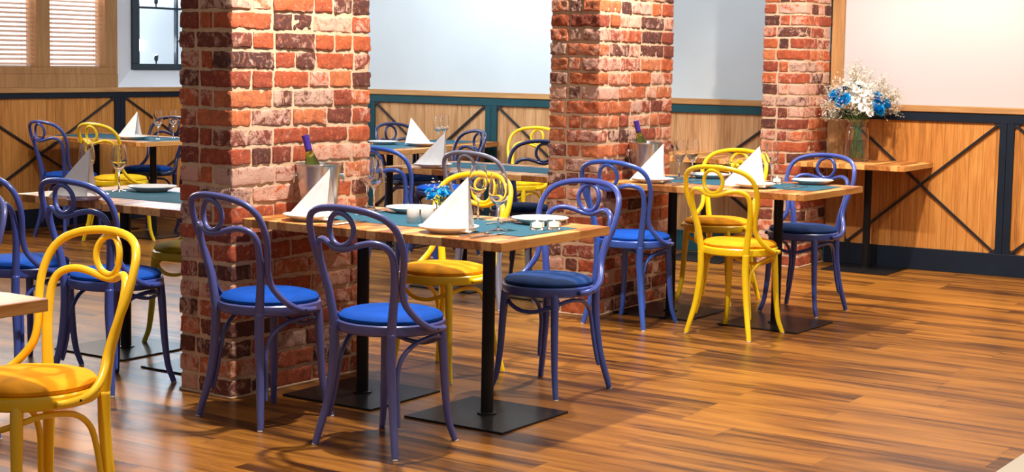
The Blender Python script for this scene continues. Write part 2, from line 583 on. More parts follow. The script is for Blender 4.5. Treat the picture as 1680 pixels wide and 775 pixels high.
# floor: object turned so its x runs along the planks
fb = MB()
fb.box(-16, 16, -12, 16, -0.1, 0)
flo = fb.build('floor', M['floor'], loc=(0, 8, 0), rot=-T0)
tag(flo, kind='structure')


def frame_at(o, ang):
    """matrix: x along the wall (to the right seen from the room), y INTO the wall, z up"""
    return Matrix.Translation(Vector((o[0], o[1], 0))) @ Matrix.Rotation(ang, 4, 'Z')


TW = math.radians(-31)
BW = frame_at((3.04, 10.92), TW)             # back wall, x = 0 near the right of the picture
LWA = math.radians(56)
LW = frame_at((-3.90, 12.60), LWA)           # left wall
CAPZ = 1.143


def wallpart(name, mb, mat, W_, kind='structure', label=None):
    o = mb.build(name, mat)
    o.matrix_world = W_
    tag(o, label=label, kind=kind)
    return o


# intersection of the two walls
d1 = Vector((math.cos(TW), math.sin(TW))); d2 = Vector((math.cos(LWA), math.sin(LWA)))
P1_ = Vector((3.04, 10.92)); P2_ = Vector((-3.90, 12.60))
den = d1.x * d2.y - d1.y * d2.x
dd = P2_ - P1_
xb = (dd.x * d2.y - dd.y * d2.x) / den       # along back wall (negative)
xl = (dd.x * d1.y - dd.y * d1.x) / den       # along left wall (positive)
RX = 3.6                                     # back wall end on the right
LX = -7.0                                    # left wall start

VT = -0.87                                   # the upright oak trim on the back wall
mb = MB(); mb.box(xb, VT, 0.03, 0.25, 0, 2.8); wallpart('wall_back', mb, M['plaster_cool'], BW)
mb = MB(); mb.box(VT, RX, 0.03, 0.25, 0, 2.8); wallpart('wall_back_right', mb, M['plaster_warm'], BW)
tn = [0]


def trim(mb, mat, W_, label=None):
    tn[0] += 1
    return wallpart('trim_%d' % tn[0], mb, mat, W_, label=label)


mb = MB(); mb.box(-0.915, -0.83, -0.012, 0.03, CAPZ, 2.8, 0.003); trim(mb, M['oak_trim_v'], BW)
mb = MB(); mb.box(xb + 0.02, RX, -0.028, 0.03, CAPZ - 0.044, CAPZ, 0.004); trim(mb, M['oak_trim'], BW)
mb = MB(); mb.box(-0.915, -0.766, -0.019, 0.03, 0.152, CAPZ - 0.112, 0.003); trim(mb, M['oak_trim_v'], BW)
RZ0, RZ1 = CAPZ - 0.107, CAPZ - 0.044
PB = 0.152


def wainscot(W_, posts, x0, x1, mat, prefix):
    """rails, posts, panels and X braces; posts = list of (centre, width)"""
    mb = MB(); mb.box(x0, x1, 0.0, 0.03, PB, RZ0)
    trim(mb, M['oak_panel_lit' if prefix == 'back' else 'oak_panel'], W_, 'vertical oak boards of the wainscot')
    mb = MB(); mb.box(x0, x1, -0.018, 0.03, RZ0, RZ1, 0.002); trim(mb, mat, W_)
    mb = MB(); mb.box(x0, x1, -0.020, 0.03, 0, PB, 0.003)
    nm = 'baseboard_' + prefix
    wallpart(nm, mb, mat, W_)
    for c, w in posts:
        mb = MB(); mb.box(c - w / 2, c - 0.0012, -0.018, 0.0, PB, RZ0, 0.0015)
        mb.box(c + 0.0012, c + w / 2, -0.018, 0.0, PB, RZ0, 0.0015)
        trim(mb, mat, W_)
    for (a, wa), (b, wb) in zip(posts[:-1], posts[1:]):
        xa, xc = a + wa / 2, b - wb / 2
        mb = MB()
        for k, (p, q) in enumerate(((Vector((xa, 0, RZ0)), Vector((xc, 0, PB))), (Vector((xa, 0, PB)), Vector((xc, 0, RZ0))))):
            d = (q - p).normalized(); p2, q2 = p + d * 0.02, q - d * 0.02
            ctr = (p2 + q2) / 2; L_ = (q2 - p2).length
            ang = math.atan2(d.z, d.x)
            mt = Matrix.Translation((ctr.x, -0.010 - 0.0 * k, ctr.z)) @ Matrix.Rotation(-ang, 4, 'Y')
            mb.box(-L_ / 2, L_ / 2, -0.005 - 0.004 * k, 0.0062, -0.0082, 0.0082, 0.001, mt)
        g = 0.045
        for sx, x in ((1, xa), (-1, xc)):
            for sz, z in ((-1, RZ0), (1, PB)):
                y0, y1 = -0.013, -0.002
                tri = [(x, z), (x + sx * g, z), (x, z + sz * g * 0.75)]
                vv = [Vector((a_, y0, b_)) for a_, b_ in tri] + [Vector((a_, y1, b_)) for a_, b_ in tri]
                mb.add(vv, [(0, 1, 2), (5, 4, 3), (0, 3, 4, 1), (1, 4, 5, 2), (2, 5, 3, 0)], False)
        trim(mb, M['black_bar'], W_, 'black cross brace bars on the wainscot panel')


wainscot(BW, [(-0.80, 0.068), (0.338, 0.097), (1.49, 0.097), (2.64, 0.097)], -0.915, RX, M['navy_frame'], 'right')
wainscot(BW, [(-4.945, 0.09), (-3.748, 0.11), (-2.55, 0.095), (-1.22, 0.095)], xb + 0.02, -0.915, M['frame_lit'], 'back')

# ---- left wall: oak framed window with blinds, white window niche
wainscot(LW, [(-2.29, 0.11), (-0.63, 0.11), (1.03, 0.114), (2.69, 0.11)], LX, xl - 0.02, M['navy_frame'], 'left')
CAPZ = 1.120
mb = MB(); mb.box(LX, xl - 0.02, -0.03, 0.03, CAPZ - 0.040, CAPZ, 0.004); trim(mb, M['oak_trim'], LW)
WX0, WX1 = -2.2, 1.012                       # oak framed window runs to WX1; niche from there
NX1 = 2.35
NB = CAPZ + 0.0
mb = MB()
mb.box(LX, xl, 0.03, 0.28, 0, CAPZ)
mb.box(LX, WX0, 0.03, 0.28, CAPZ, 2.8)
mb.box(NX1, xl, 0.03, 0.28, CAPZ, 2.8)
mb.box(WX0, NX1, 0.03, 0.28, 2.45, 2.8)
wallpart('wall_left', mb, M['plaster'], LW)


# local x on the left wall of picture columns (found from the wall plane)
X_M0, X_M1 = 0.165, 0.305                  # mullion between the two blinds
X_F0 = 0.876                                  # right stile begins
# oak frame
win = empty('window_1'); win.matrix_world = LW; tag(win, 'oak framed window with slatted blinds', kind='structure')
mb = MB()
mb.box(WX0, WX1, -0.012, 0.13, CAPZ, CAPZ + 0.11, 0.003)
mb.box(WX0, WX1, -0.006, 0.12, CAPZ + 0.11, CAPZ + 0.166, 0.003)
mb.box(X_M0, X_M1, -0.006, 0.12, CAPZ + 0.166, 2.45, 0.003)
mb.box(X_F0, WX1, -0.006, 0.12, CAPZ + 0.166, 2.45, 0.003)
mb.box(WX0, WX0 + 0.12, -0.006, 0.12, CAPZ + 0.166, 2.45, 0.003)
mb.box(-0.75, -0.61, -0.006, 0.12, CAPZ + 0.166, 2.45, 0.003)
mb.box(WX0, WX1, -0.006, 0.12, 2.40, 2.45)
mb.build('window_frame', M['oak_trim_v'], win)


def mat_day(name, c, s, top):
    t = NT(name)
    n = t.noise(t.tc(), 1.6, 2)
    t.L(t.ramp(n, [(0.3, tuple(q * 0.75 for q in c)), (0.7, c)]), t.b.inputs['Emission Color'])
    t.b.inputs['Base Color'].default_value = (0.3, 0.3, 0.3, 1)
    # the unseen upper part glows far brighter, added to put glare on the floor
    z_ = t.sep(t.tc())[2]
    upper_boost = t.math('MULTIPLY', t.math('SUBTRACT', z_, 1.85), 2.5, clamp=True)
    t.L(t.math('ADD', s, t.math('MULTIPLY', upper_boost, top)), t.b.inputs['Emission Strength'])
    return t.m


M['daypane'] = mat_day('bright_daylight_pane', (1.0, 0.95, 0.92), 2.0, 26)
mb = MB(); mb.box(WX0, WX1, 0.135, 0.15, CAPZ + 0.02, 2.45); mb.build('pane', M['daypane'], win)
bi = 0
for (a, b, lab) in ((-0.61, X_M0, 'slatted cream blind at the left edge of the photo, behind the oak window frame'),
                    (X_M1, X_F0, 'slatted cream blind beside the white window niche'),):
    mb = MB()
    z = CAPZ + 0.192
    while z < 2.40:
        # curved slat, tilted
        P = []
        for xx in (a + 0.006, b - 0.006):
            row = []
            for k in range(6):
                s = k / 5 - 0.5
                row.append(Vector((xx, 0.075 + 0.034 * s, z + 0.019 * s + 0.004 * (1 - 4 * s * s))))
            P.append(row)
        mb.grid(P)
        P2 = [[p + Vector((0, 0.0015, -0.0012)) for p in r_] for r_ in P][::-1]
        mb.grid(P2)
        z += 0.0365
    root = empty('window_blind'); root.matrix_world = LW
    tag(root, lab, 'blind', 'blinds in the oak framed window')
    mb.build('slats', M['blind'], root)
    rb = MB(); rb.box(a + 0.004, b - 0.004, 0.055, 0.095, CAPZ + 0.166, CAPZ + 0.178, 0.003)
    rb.build('bottom_rail', M['blind'], root)
    cb = MB()
    for f_ in (0.12, 0.88):
        xx = a + (b - a) * f_
        cb.tube([(xx, 0.057, CAPZ + 0.19), (xx, 0.057, 2.4)], 0.0013, 6)
    cb.build('cord', M['blind'], root)

# niche with black iron window
nic = MB()
y0, y1 = 0.0, 0.18
xi0, xi1, zi = 1.33, NX1 - 0.15, 1.268
def quad(mb, *p): mb.add([Vector(q) for q in p], [(0, 1, 2, 3)], False)
quad(nic, (WX1, y0, NB), (NX1, y0, NB), (xi1, y1, zi), (xi0, y1, zi))
quad(nic, (WX1, y0, NB), (xi0, y1, zi), (xi0, y1, 2.45), (WX1, y0, 2.45))
quad(nic, (NX1, y0, NB), (NX1, y0, 2.45), (xi1, y1, 2.45), (xi1, y1, zi))
quad(nic, (WX1, y0, NB), (WX1, y0, 2.45), (WX1, 0.28, 2.45), (WX1, 0.28, NB))
quad(nic, (WX1, 0.28, NB), (NX1, 0.28, NB), (xi1, y1 + 0.001, zi), (xi0, y1 + 0.001, zi))
wallpart('wall_left_niche', nic, M['plaster'], LW)
w2 = empty('window_2'); w2.matrix_world = LW; tag(w2, 'frosted window with dark iron glazing bars', kind='structure')
mb = MB()
fw_ = 0.075
mb.box(xi0, xi1, y1 - 0.03, y1 + 0.03, zi, zi + 0.05, 0.004)
mb.box(xi0, xi0 + fw_, y1 - 0.03, y1 + 0.03, zi + 0.05, 2.45, 0.004)
mb.box(xi1 - fw_, xi1, y1 - 0.03, y1 + 0.03, zi + 0.05, 2.45, 0.004)
xv = 1.857
for q in (xv,):
    mb.box(q - 0.011, q + 0.011, y1 - 0.02, y1 + 0.02, zi + 0.05, 2.45, 0.002)
for q in (1.804, 2.30):
    mb.box(xi0 + fw_, xi1 - fw_, y1 - 0.018, y1 + 0.018, q - 0.009, q + 0.009, 0.002)
mb.build('window_frame', M['iron'], w2)
mb = MB()
mb.tube([(xv - 0.02, y1 - 0.035, 1.52), (xv + 0.01, y1 - 0.03, 1.52)], 0.008, 8)
mb.tube([(xv - 0.025, y1 - 0.04, 1.495), (xv - 0.02, y1 - 0.04, 1.545)], 0.007, 8)
mb.build('window_handle', M['iron'], w2)
t = NT('frosted_pane')
t.set(Roughness=0.18, IOR=1.2)
t.b.inputs['Base Color'].default_value = (0.93, 0.97, 1.0, 1)
t.b.inputs['Transmission Weight'].default_value = 1.0
t.L(t.ramp(t.noise(t.tc(), 2, 2), [(0, (0.90, 0.95, 1)), (1, (0.95, 0.98, 1))]), t.b.inputs['Base Color'])
M['frost'] = t.m
mb = MB(); mb.box(xi0 + 0.01, xi1 - 0.01, y1, y1 + 0.008, zi + 0.01, 2.44); mb.build('pane', M['frost'], w2)
M['skyback'] = mat_day('pale_daylight', (0.62, 0.74, 0.84), 0.75, 22)
mb = MB(); mb.box(xi0 - 0.5, xi1 + 0.8, 0.95, 0.97, 0.6, 2.7); o = wallpart('wall_outside', mb, M['skyback'], LW)  # glowing sheet added behind the frosted pane as its daylight
# two small uplight cups standing on the glazing bars
for (lx, lz, lab) in ((1.61, zi + 0.05, 'small dark lamp cup at the foot of the frosted window'),
                      (1.61, 1.813, 'small dark lamp cup on the upper glazing bar of the frosted window')):
    root = empty('window_lamp'); root.matrix_world = LW @ Matrix.Translation((lx, y1 - 0.012, lz))
    tag(root, lab, 'lamp', 'lamp cups in the frosted window')
    mb = MB(); mb.lathe([(0, 0), (0.006, 0), (0.006, 0.022), (0.016, 0.030), (0.020, 0.075), (0.017, 0.075), (0.014, 0.034), (0, 0.034)], 16)
    mb.build('cup', M['iron'], root)
    mb = MB(); mb.lathe([(0, 0.040), (0.010, 0.046), (0.012, 0.062), (0.007, 0.080), (0, 0.086)], 12)
    M.setdefault('bulb', plain('glowing_bulb', (1, 1, 1), 0.4, emis=(0.95, 0.98, 1.0), estr=30))
    mb.build('bulb', M['bulb'], root)
    ld = bpy.data.lights.new('window_lamp_light', 'POINT'); ld.energy = 3.0; ld.color = (0.9, 0.96, 1); ld.shadow_soft_size = 0.05
    lo = bpy.data.objects.new('window_lamp_light', ld); COL.objects.link(lo)
    lo.matrix_world = LW @ Matrix.Translation((lx, y1 + 0.20, lz + 0.16))


# ---- brick pillars
def brick(mb, cols, x0, x1, y0, y1, z0, z1, seed):
    rr = random.Random(seed)
    r = 0.0045
    tone = rr.random()
    if rr.random() < 0.13: tone = rr.uniform(0, 0.12)
    g = rr.random() ** 1.5
    if rr.random() < 0.10: g = rr.uniform(0.9, 1.2)
    colr = (tone, g, rr.random(), 1)
    jx, jy = rr.uniform(-0.003, 0.003), rr.uniform(-0.003, 0.003)
    dz0, dz1 = rr.uniform(-0.002, 0.003), rr.uniform(-0.003, 0.002)
    x0 += rr.uniform(0, .003); x1 -= rr.uniform(0, .003)
    a = [x0 + jx, y0 + jy, z0 + dz0]; b = [x1 + jx, y1 + jy, z1 + dz1]
    n = [max(3, int((b[i] - a[i]) / 0.014)) for i in range(3)]
    def ticks(i):
        L_ = b[i] - a[i]
        t = [0, r * 0.35, r]
        k = n[i]
        t += [r + (L_ - 2 * r) * q / k for q in range(1, k)]
        t += [L_ - r, L_ - r * 0.35, L_]
        return [a[i] + q for q in t]
    tk = [ticks(i) for i in range(3)]
    off = Vector((rr.uniform(0, 50), rr.uniform(0, 50), rr.uniform(0, 50)))
    def shape(p):
        q = Vector([min(max(p[i], a[i] + r), b[i] - r) for i in range(3)])
        d = p - q
        if d.length > 1e-7:
            d = d.normalized() * min(d.length, r) if (d.length > r) else d
        e = q + d
        w = noise.noise_vector(e * 20 + off) * 0.0045 + noise.noise_vector(e * 75 + off) * 0.0045
        return e + w
    for ax in range(3):
        u, v = (ax + 1) % 3, (ax + 2) % 3
        for side in (0, 1):
            P = []
            for s in tk[u]:
                row = []
                for t_ in tk[v]:
                    p = Vector((0, 0, 0)); p[ax] = (a, b)[side][ax]; p[u] = s; p[v] = t_
                    row.append(shape(p))
                P.append(row)
            if side == 0: P = P[::-1]
            k0 = len(mb.v)
            mb.grid(P)
            cols.extend([colr] * (len(mb.v) - k0))


def pillar(px, py, ang, w, d, label, seed, h=2.7, mort_top=None):
    """near corner at (px,py); w to the left, d away"""
    root = empty('brick_pillar', (px, py, 0), -ang)
    tag(root, label, kind='structure')
    mb, cols = MB(), []
    CH, BT, J = 0.0795, 0.11, 0.013
    rr = random.Random(seed)
    nC = int(h / CH)
    for k in range(nC):
        z0 = k * CH + J * 0.5 + 0.004
        z1 = (k + 1) * CH - J * 0.5 + 0.002
        def run(L_, first):
            out, s, i = [], 0.0, 0
            while s < L_ - 0.03:
                ln = first if i == 0 else rr.choice([0.232, 0.232, 0.20, 0.108, 0.232])
                if i == 0: ln *= rr.uniform(0.93, 1.07)
                if L_ - (s + ln) < 0.06: ln = L_ - s
                out.append((s, min(L_, s + ln)))
                s += ln + J; i += 1
            return out
        off = k % 2
        if off == 0:   # near and far faces run the full width
            for (s, e) in run(w, 0.20):
                brick(mb, cols, -e, -s, 0, BT, z0, z1, rr.random())
            for (s, e) in run(w, 0.108):
                brick(mb, cols, -e, -s, d - BT, d, z0, z1, rr.random())
            for (s, e) in run(d - 2 * BT - 2 * J, 0.108 if rr.random() < .5 else 0.232):
                brick(mb, cols, -BT, 0, BT + J + s, BT + J + e, z0, z1, rr.random())
            for (s, e) in run(d - 2 * BT - 2 * J, 0.232):
                brick(mb, cols, -w, -w + BT, BT + J + s, BT + J + e, z0, z1, rr.random())
        else:
            for (s, e) in run(d, 0.232):
                brick(mb, cols, -BT, 0, s, e, z0, z1, rr.random())
            for (s, e) in run(d, 0.232):
                brick(mb, cols, -w, -w + BT, s, e, z0, z1, rr.random())
            gap = w - 2 * BT - 2 * J
            if gap > 0.03:
                brick(mb, cols, -w + BT + J, -BT - J, 0, BT, z0, z1, rr.random())
                brick(mb, cols, -w + BT + J, -BT - J, d - BT, d, z0, z1, rr.random())
    o = mb.build('bricks', M['brick'], root)
    ca = o.data.color_attributes.new('Col', 'FLOAT_COLOR', 'POINT')
    ca.data.foreach_set('color', [c for q in cols for c in q])
    # mortar body with rough surface
    mm = MB(); ins = 0.0075
    fx = [(-w + ins, d - ins), (-w + ins, ins), (-ins, ins), (-ins, d - ins)]
    for i in range(4):
        A, B = fx[i], fx[(i + 1) % 4]
        L_ = math.hypot(B[0] - A[0], B[1] - A[1]); nn = max(4, int(L_ / 0.02)); nz = int(h / 0.02)
        P = []
        for a_ in range(nn + 1):
            t_ = a_ / nn
            row = []
            for b_ in range(nz + 1):
                p = Vector((A[0] + (B[0] - A[0]) * t_, A[1] + (B[1] - A[1]) * t_, h * b_ / nz))
                wv = noise.noise_vector(p * 30 + Vector((seed, 0, 0))) * 0.003 if 0 < a_ < nn else Vector()
                wv.z = 0
                row.append(p + wv)
            P.append(row)
        mm.grid(P)
    mm.box(-w - 0.004, 0.004, -0.004, d + 0.004, 0.0, 0.010, 0.003)
    mm.box(-w + ins, -ins, ins, d - ins, h - 0.02, h)
    mm.build('mortar', M['mortar'], root)
    return root


pillar(-1.139, 6.459, 0.635, 0.312, 0.840, 'nearest brick pillar, beside the table with the steel ice bucket', 11)
pillar(0.465, 8.718, 0.565, 0.318, 0.885, 'middle brick pillar standing behind the front table', 23)
pillar(1.994, 11.003, 0.575, 0.312, 0.46, 'far brick pillar against the wall beside the flower vase', 37)


# ------------------------------------------------------------------ tables
def make_table(w, d, plate=0.47):
    root = empty('dining_table')
    mb = MB(); mb.box(-w, 0, 0, d, 0.715, 0.75, 0.0025)
    mb.build('tabletop', M['oak_top'], root)
    cx, cy = -w / 2, d / 2
    mb = MB(); mb.box(cx - 0.15, cx + 0.15, cy - 0.15, cy + 0.15, 0.7085, 0.7149, 0.001)
    mb.box(cx - 0.05, cx + 0.05, cy - 0.05, cy + 0.05, 0.698, 0.709, 0.001)
    mb.build('mounting_plate', M['black_steel'], root)
    mb = MB(); mb.lathe([(0, 0.008), (0.040, 0.008), (0.040, 0.014), (0.0255, 0.016), (0.0255, 0.699), (0, 0.699)], 24, (cx, cy, 0))
    mb.build('pole', M['black_steel'], root)
    mb = MB(); mb.box(cx - plate / 2, cx + plate / 2, cy - plate / 2, cy + plate / 2, 0.0005, 0.0085, 0.0012)
    mb.build('base_plate', M['black_steel'], root)
    return root


U = Vector((-math.cos(T0), math.sin(T0), 0)); V = Vector((math.sin(T0), math.cos(T0), 0))


def uv(o, u, v, z=0.75):
    return Vector((o[0], o[1], 0)) + U * u + V * v + Vector((0, 0, z))


TWD, TDP = 0.640, 0.775
T1 = (-0.036, 5.746); T2 = (1.489, 8.100); T4 = (-1.285, 6.655); T5 = (-2.735, 11.83)
T6 = (-0.80, 11.37); T7 = (0.270, 8.985)
table0 = make_table(TWD, TDP)
GT = 'square oak tables on black pedestals'
first = [True]


def place_table(o, u, v, ang, label):
    t_ = table0 if first[0] else copy_tree(table0)
    first[0] = False
    p = uv(o, u, v, 0)
    t_.location = p
    t_.rotation_euler = (0, 0, -ang)
    tag(t_, label, 'table', GT)
    return t_


place_table(T1, 0, 0, T0, 'front oak table, its right half with the two lit tealights')
place_table(T1, TWD + 0.002, 0.004, T0, 'oak table against the nearest brick pillar, carrying the steel ice bucket')
place_table(T2, 0, 0, T0 + 0.01, 'oak table in front of the far pillar with an empty plate at its right end')
place_table(T2, TWD + 0.002, 0.0, T0, 'oak table against the middle brick pillar with wine bottle in bucket')
place_table(T4, 0, 0, T0, 'oak table left of the nearest pillar, with petrol runner and empty plate')
place_table(T4, TWD + 0.002, 0.05, T0, 'oak table at the left with pinkish folded napkin and wine glass')
place_table(T5, 0, 0, T0, 'oak table in the far left corner with napkin cone and two glasses')
place_table(T5, TWD + 0.002, 0.0, T0, 'oak table ending at the left wainscot behind yellow chair')
place_table(T6, 0, 0, 0.46, 'oak table in the middle of the room, nearer of the pair by the back wall')
place_table((-0.80 + math.sin(0.46) * (TDP + 0.003), 11.37 + math.cos(0.46) * (TDP + 0.003)), 0, 0, 0.46, 'farthest oak table, close to the back wall wainscot')
place_table(T7, 0, 0, T0 + 0.03, 'oak table against the middle pillar behind the grey chair')
place_table(T7, TWD + 0.002, -0.002, T0 + 0.03, 'oak table with napkin cone behind the front table')
# single wall tables
t3 = make_table(0.755, 0.785)
t3.location = (2.575, 10.478, 0); t3.rotation_euler = (0, 0, -0.560)
tag(t3, 'oak table at the right with the big flower vase, beside the wainscot', 'table', GT)
t8 = copy_tree(t3)
t8.location = (1.50, 10.93, 0); t8.rotation_euler = (0, 0, -0.56)
tag(t8, 'bare oak table between the middle and far brick pillars', 'table', GT)
t9 = copy_tree(table0)
t9.location = Vector((-1.247, 4.267, 0)) - V * TDP; t9.rotation_euler = (0, 0, -T0)
tag(t9, 'oak table corner cut by the left edge of the photo', 'table', GT)
# cream table corner, bottom right
root = empty('side_table', (0.812, 2.60, 0), -T0)
tag(root, 'cream tabletop corner at the bottom right of the photo', 'table')
mb = MB(); mb.box(0, 0.8, -0.9, 0.62, 0.715, 0.75, 0.003); mb.build('tabletop', M['cream_top'], root)
mb = MB(); mb.lathe([(0, 0.008), (0.04, 0.008), (0.04, 0.014), (0.0255, 0.016), (0.0255, 0.7148), (0, 0.7148)], 24, (0.4, -0.4, 0)); mb.build('pole', M['black_steel'], root)
mb = MB(); mb.box(0.17, 0.63, -0.63, -0.17, 0.0005, 0.0085, 0.001); mb.build('base_plate', M['black_steel'], root)


# ------------------------------------------------------------------ bentwood chairs
def mirror(P): return [(-p[0],) + tuple(p[1:]) for p in P]


def make_chair():
    root = empty('bentwood_chair')
    # seat frame: bent ring
    mb = MB()
    mb.lathe([(0.150, 0.428), (0.192, 0.424), (0.199, 0.430), (0.201, 0.444), (0.199, 0.460), (0.193, 0.465), (0.150, 0.462)], 48, closed=True)
    fr = mb.build('seat_frame', M['blue_frame'], root)
    mb = MB()
    mb.lathe([(0, 0.4485), (0.165, 0.4485), (0.184, 0.463), (0.1905, 0.470), (0.191, 0.478), (0.182, 0.488), (0.155, 0.496), (0.11, 0.5005), (0.05, 0.5025), (0, 0.503)], 48)
    mb.build('seat_cushion', M['blue_velvet'], root)
    # inner hoop above seat level and the two rear legs below it are one bent rod
    low = [(.188, -.200, .004, .0125), (.183, -.195, .03, .0132), (.176, -.190, .06, .014), (.156, -.174, .15, .0155), (.141, -.165, .25, .017), (.133, -.162, .35, .0182), (.134, -.161, .44, .018)]
    upr = [(.1335, -.1615, .40, .0175), (.1335, -.1612, .44, .0179), (.149, -.169, .55, .0158), (.163, -.182, .62, .0145), (.171, -.196, .68, .0130), (.171, -.206, .72, .0124), (.160, -.219, .748, .0120), (.135, -.236, .763, .0118), (.105, -.252, .766, .0115), (.070, -.268, .758, .0113), (.035, -.280, .746, .0112), (0, -.285, .7415, .0112)]
    for s in (1, -1):
        mb = MB(); smooth_tube(mb, low if s == 1 else mirror(low), 14)
        lg = mb.build('leg', M['blue_frame'], root)
        g = MB(); g.lathe([(0, 0.0), (0.011, 0.0), (0.0115, 0.006), (0, 0.006)], 12, (s * .1885, -.2005, 0.0)); g.build('glide', M['glide'], lg)
    mb = MB(); smooth_tube(mb, upr + mirror(upr)[::-1][1:], 14)
    mb.build('back_rod', M['blue_frame'], root)
    hoop = [(.204, .055, .443, .0105), (.213, .015, .444, .012), (.2155, -.035, .452, .0125), (.209, -.080, .474, .0125), (.193, -.115, .508, .0125), (.176, -.140, .55, .0125), (.178, -.157, .60, .0125), (.190, -.169, .65, .0125), (.204, -.182, .70, .0125), (.210, -.197, .75, .0125), (.205, -.216, .80, .0125), (.190, -.234, .834, .0125), (.160, -.253, .860, .0125), (.11, -.271, .877, .0125), (.05, -.282, .885, .0125), (0, -.285, .887, .0125)]
    mb = MB(); smooth_tube(mb, hoop + mirror(hoop)[::-1][1:], 14)
    mb.build('back_hoop', M['blue_frame'], root)
    mb = MB()
    N = 40
    mb.tube([(0.0555 * math.cos(2 * PI * i / N), -0.2875 + 0.5 * (0.0555 * math.cos(2 * PI * i / N)) ** 2 * 6 - 0.02 * math.sin(2 * PI * i / N) * 0.2, 0.812 + 0.0585 * math.sin(2 * PI * i / N)) for i in range(N)], 0.0098, 12, closed=True)
    mb.build('back_ring', M['blue_frame'], root)
    fl = [(.130, .128, .440, .0180), (.134, .132, .40, .0180), (.140, .137, .30, .0165), (.146, .142, .18, .0148), (.156, .150, .08, .0132), (.168, .160, .03, .0122), (.176, .166, .004, .0115)]
    for s in (1, -1):
        mb = MB(); smooth_tube(mb, fl if s == 1 else mirror(fl), 14)
        lg = mb.build('leg', M['blue_frame'], root)
        g = MB(); g.lathe([(0, 0.0), (0.0105, 0.0), (0.011, 0.006), (0, 0.006)], 12, (s * .1765, .1665, 0.0)); g.build('glide', M['glide'], lg)
    st = [(.163, -.152, .105, .006), (.158, -.148, .13, .0085), (.147, -.139, .20, .009), (.138, -.131, .28, .009), (.140, -.108, .345, .009), (.152, -.055, .388, .009), (.160, .010, .404, .009), (.158, .065, .406, .009), (.138, .108, .394, .009), (.095, .136, .374, .009), (.045, .148, .358, .009), (0, .151, .354, .009)]
    mb = MB(); smooth_tube(mb, st + mirror(st)[::-1][1:], 10)
    mb.build('stretcher', M['blue_frame'], root)
    mb = MB()
    for s in (1, -1):
        mb.tube([(s * .2245, -.012, .449), (s * .2285, -.012, .449)], 0.004, 8)
    mb.build('screws', M['screw'], root)
    return root


chair0 = make_chair()
BF = M['blue_frame'].name; BV = M['blue_velvet'].name


def look(frame, seat):
    return {BF: M[frame], BV: M[seat]}


chair_first = [True]


def chair(x, y, deg, frame, seat, label, group):
    c = copy_tree(chair0, None, look(frame, seat))
    c.location = (x, y, 0)
    c.rotation_euler = (0, 0, math.radians(deg))
    tag(c, label, 'chair', group)
    return c


GB = 'blue bentwood chairs'
GY = 'yellow bentwood chairs'
chair(-0.940, 6.180, 318.2, 'violet_frame', 'blue_velvet', 'violet-blue bentwood chair with bright blue seat directly before the nearest brick pillar', GB)
chair(-0.435, 5.779, 325.0, 'violet_frame', 'blue_velvet', 'violet-blue bentwood chair nearest the camera at the front table, right of its twin', GB)
chair(0.163, 6.776, 141.2, 'blue_frame', 'navy_velvet', 'blue bentwood chair facing the camera at the right end of the front table', GB)
chair(-0.300, 7.080, 144.0, 'yellow_frame', 'orange_velvet', 'yellow bentwood chair on the far side of the front table, amber seat', GY)
chair(1.194, 8.290, 321.3, 'yellow_frame', 'orange_velvet', 'bright yellow bentwood chair with its back to the camera, near side of the middle table', GY)
chair(0.664, 8.560, 324.5, 'sky_frame', 'blue_velvet', 'mid-blue bentwood chair beside the middle brick pillar', GB)
chair(1.22, 9.42, 146.0, 'yellow_frame', 'orange_velvet', 'yellow bentwood chair behind the bright yellow one, across the table', GY)
chair(1.667, 9.070, 144.1, 'blue_frame', 'navy_velvet', 'blue bentwood chair with dark seat in front of the far pillar', GB)
chair(-1.375, 4.500, 141.5, 'amber_frame', 'orange_velvet', 'large yellow bentwood chair in the left foreground', GY)
chair(-1.683, 6.740, 327.0, 'blue_frame', 'blue_velvet', 'indigo bentwood chair behind the large foreground yellow one', GB)
chair(-2.175, 7.090, 326.0, 'blue_frame', 'blue_velvet', 'indigo bentwood chair cut by the left edge, blue seat showing', GB)
chair(-2.125, 5.650, 148.0, 'violet_frame', 'blue_velvet', 'pale violet chair back just peeking in at the left edge', GB)
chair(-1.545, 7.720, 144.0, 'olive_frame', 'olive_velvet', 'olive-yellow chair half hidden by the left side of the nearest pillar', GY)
chair(-2.930, 11.900, 326.0, 'yellow_frame', 'yellow_velvet', 'yellow chair at the far left table near the wainscot', GY)
chair(-3.370, 12.150, 322.0, 'blue_frame', 'blue_velvet', 'blue chair leftmost at the far left table', GB)
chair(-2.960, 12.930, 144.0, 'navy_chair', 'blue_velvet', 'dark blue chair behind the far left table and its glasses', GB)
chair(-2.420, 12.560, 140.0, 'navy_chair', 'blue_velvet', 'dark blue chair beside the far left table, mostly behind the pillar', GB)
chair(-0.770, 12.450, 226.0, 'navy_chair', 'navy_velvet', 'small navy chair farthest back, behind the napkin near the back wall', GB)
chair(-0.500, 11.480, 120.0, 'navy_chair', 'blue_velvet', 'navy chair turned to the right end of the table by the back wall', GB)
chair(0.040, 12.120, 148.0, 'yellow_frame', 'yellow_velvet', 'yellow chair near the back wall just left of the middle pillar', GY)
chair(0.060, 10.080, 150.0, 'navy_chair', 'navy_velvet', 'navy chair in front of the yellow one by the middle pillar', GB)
chair(-0.100, 9.170, 325.0, 'grey_frame', 'navy_velvet', 'lavender-grey bentwood chair seen over the front table glasses', 'grey bentwood chairs')
chair(-0.650, 9.450, 326.0, 'sky_frame', 'blue_velvet', 'bright blue chair right beside the nearest pillar, behind the front table', GB)
# the prototype itself is used for one more seat
for o_ in [chair0]:
    for ch in list(o_.children_recursive):
        bpy.data.objects.remove(ch, do_unlink=True)
    bpy.data.objects.remove(o_, do_unlink=True)


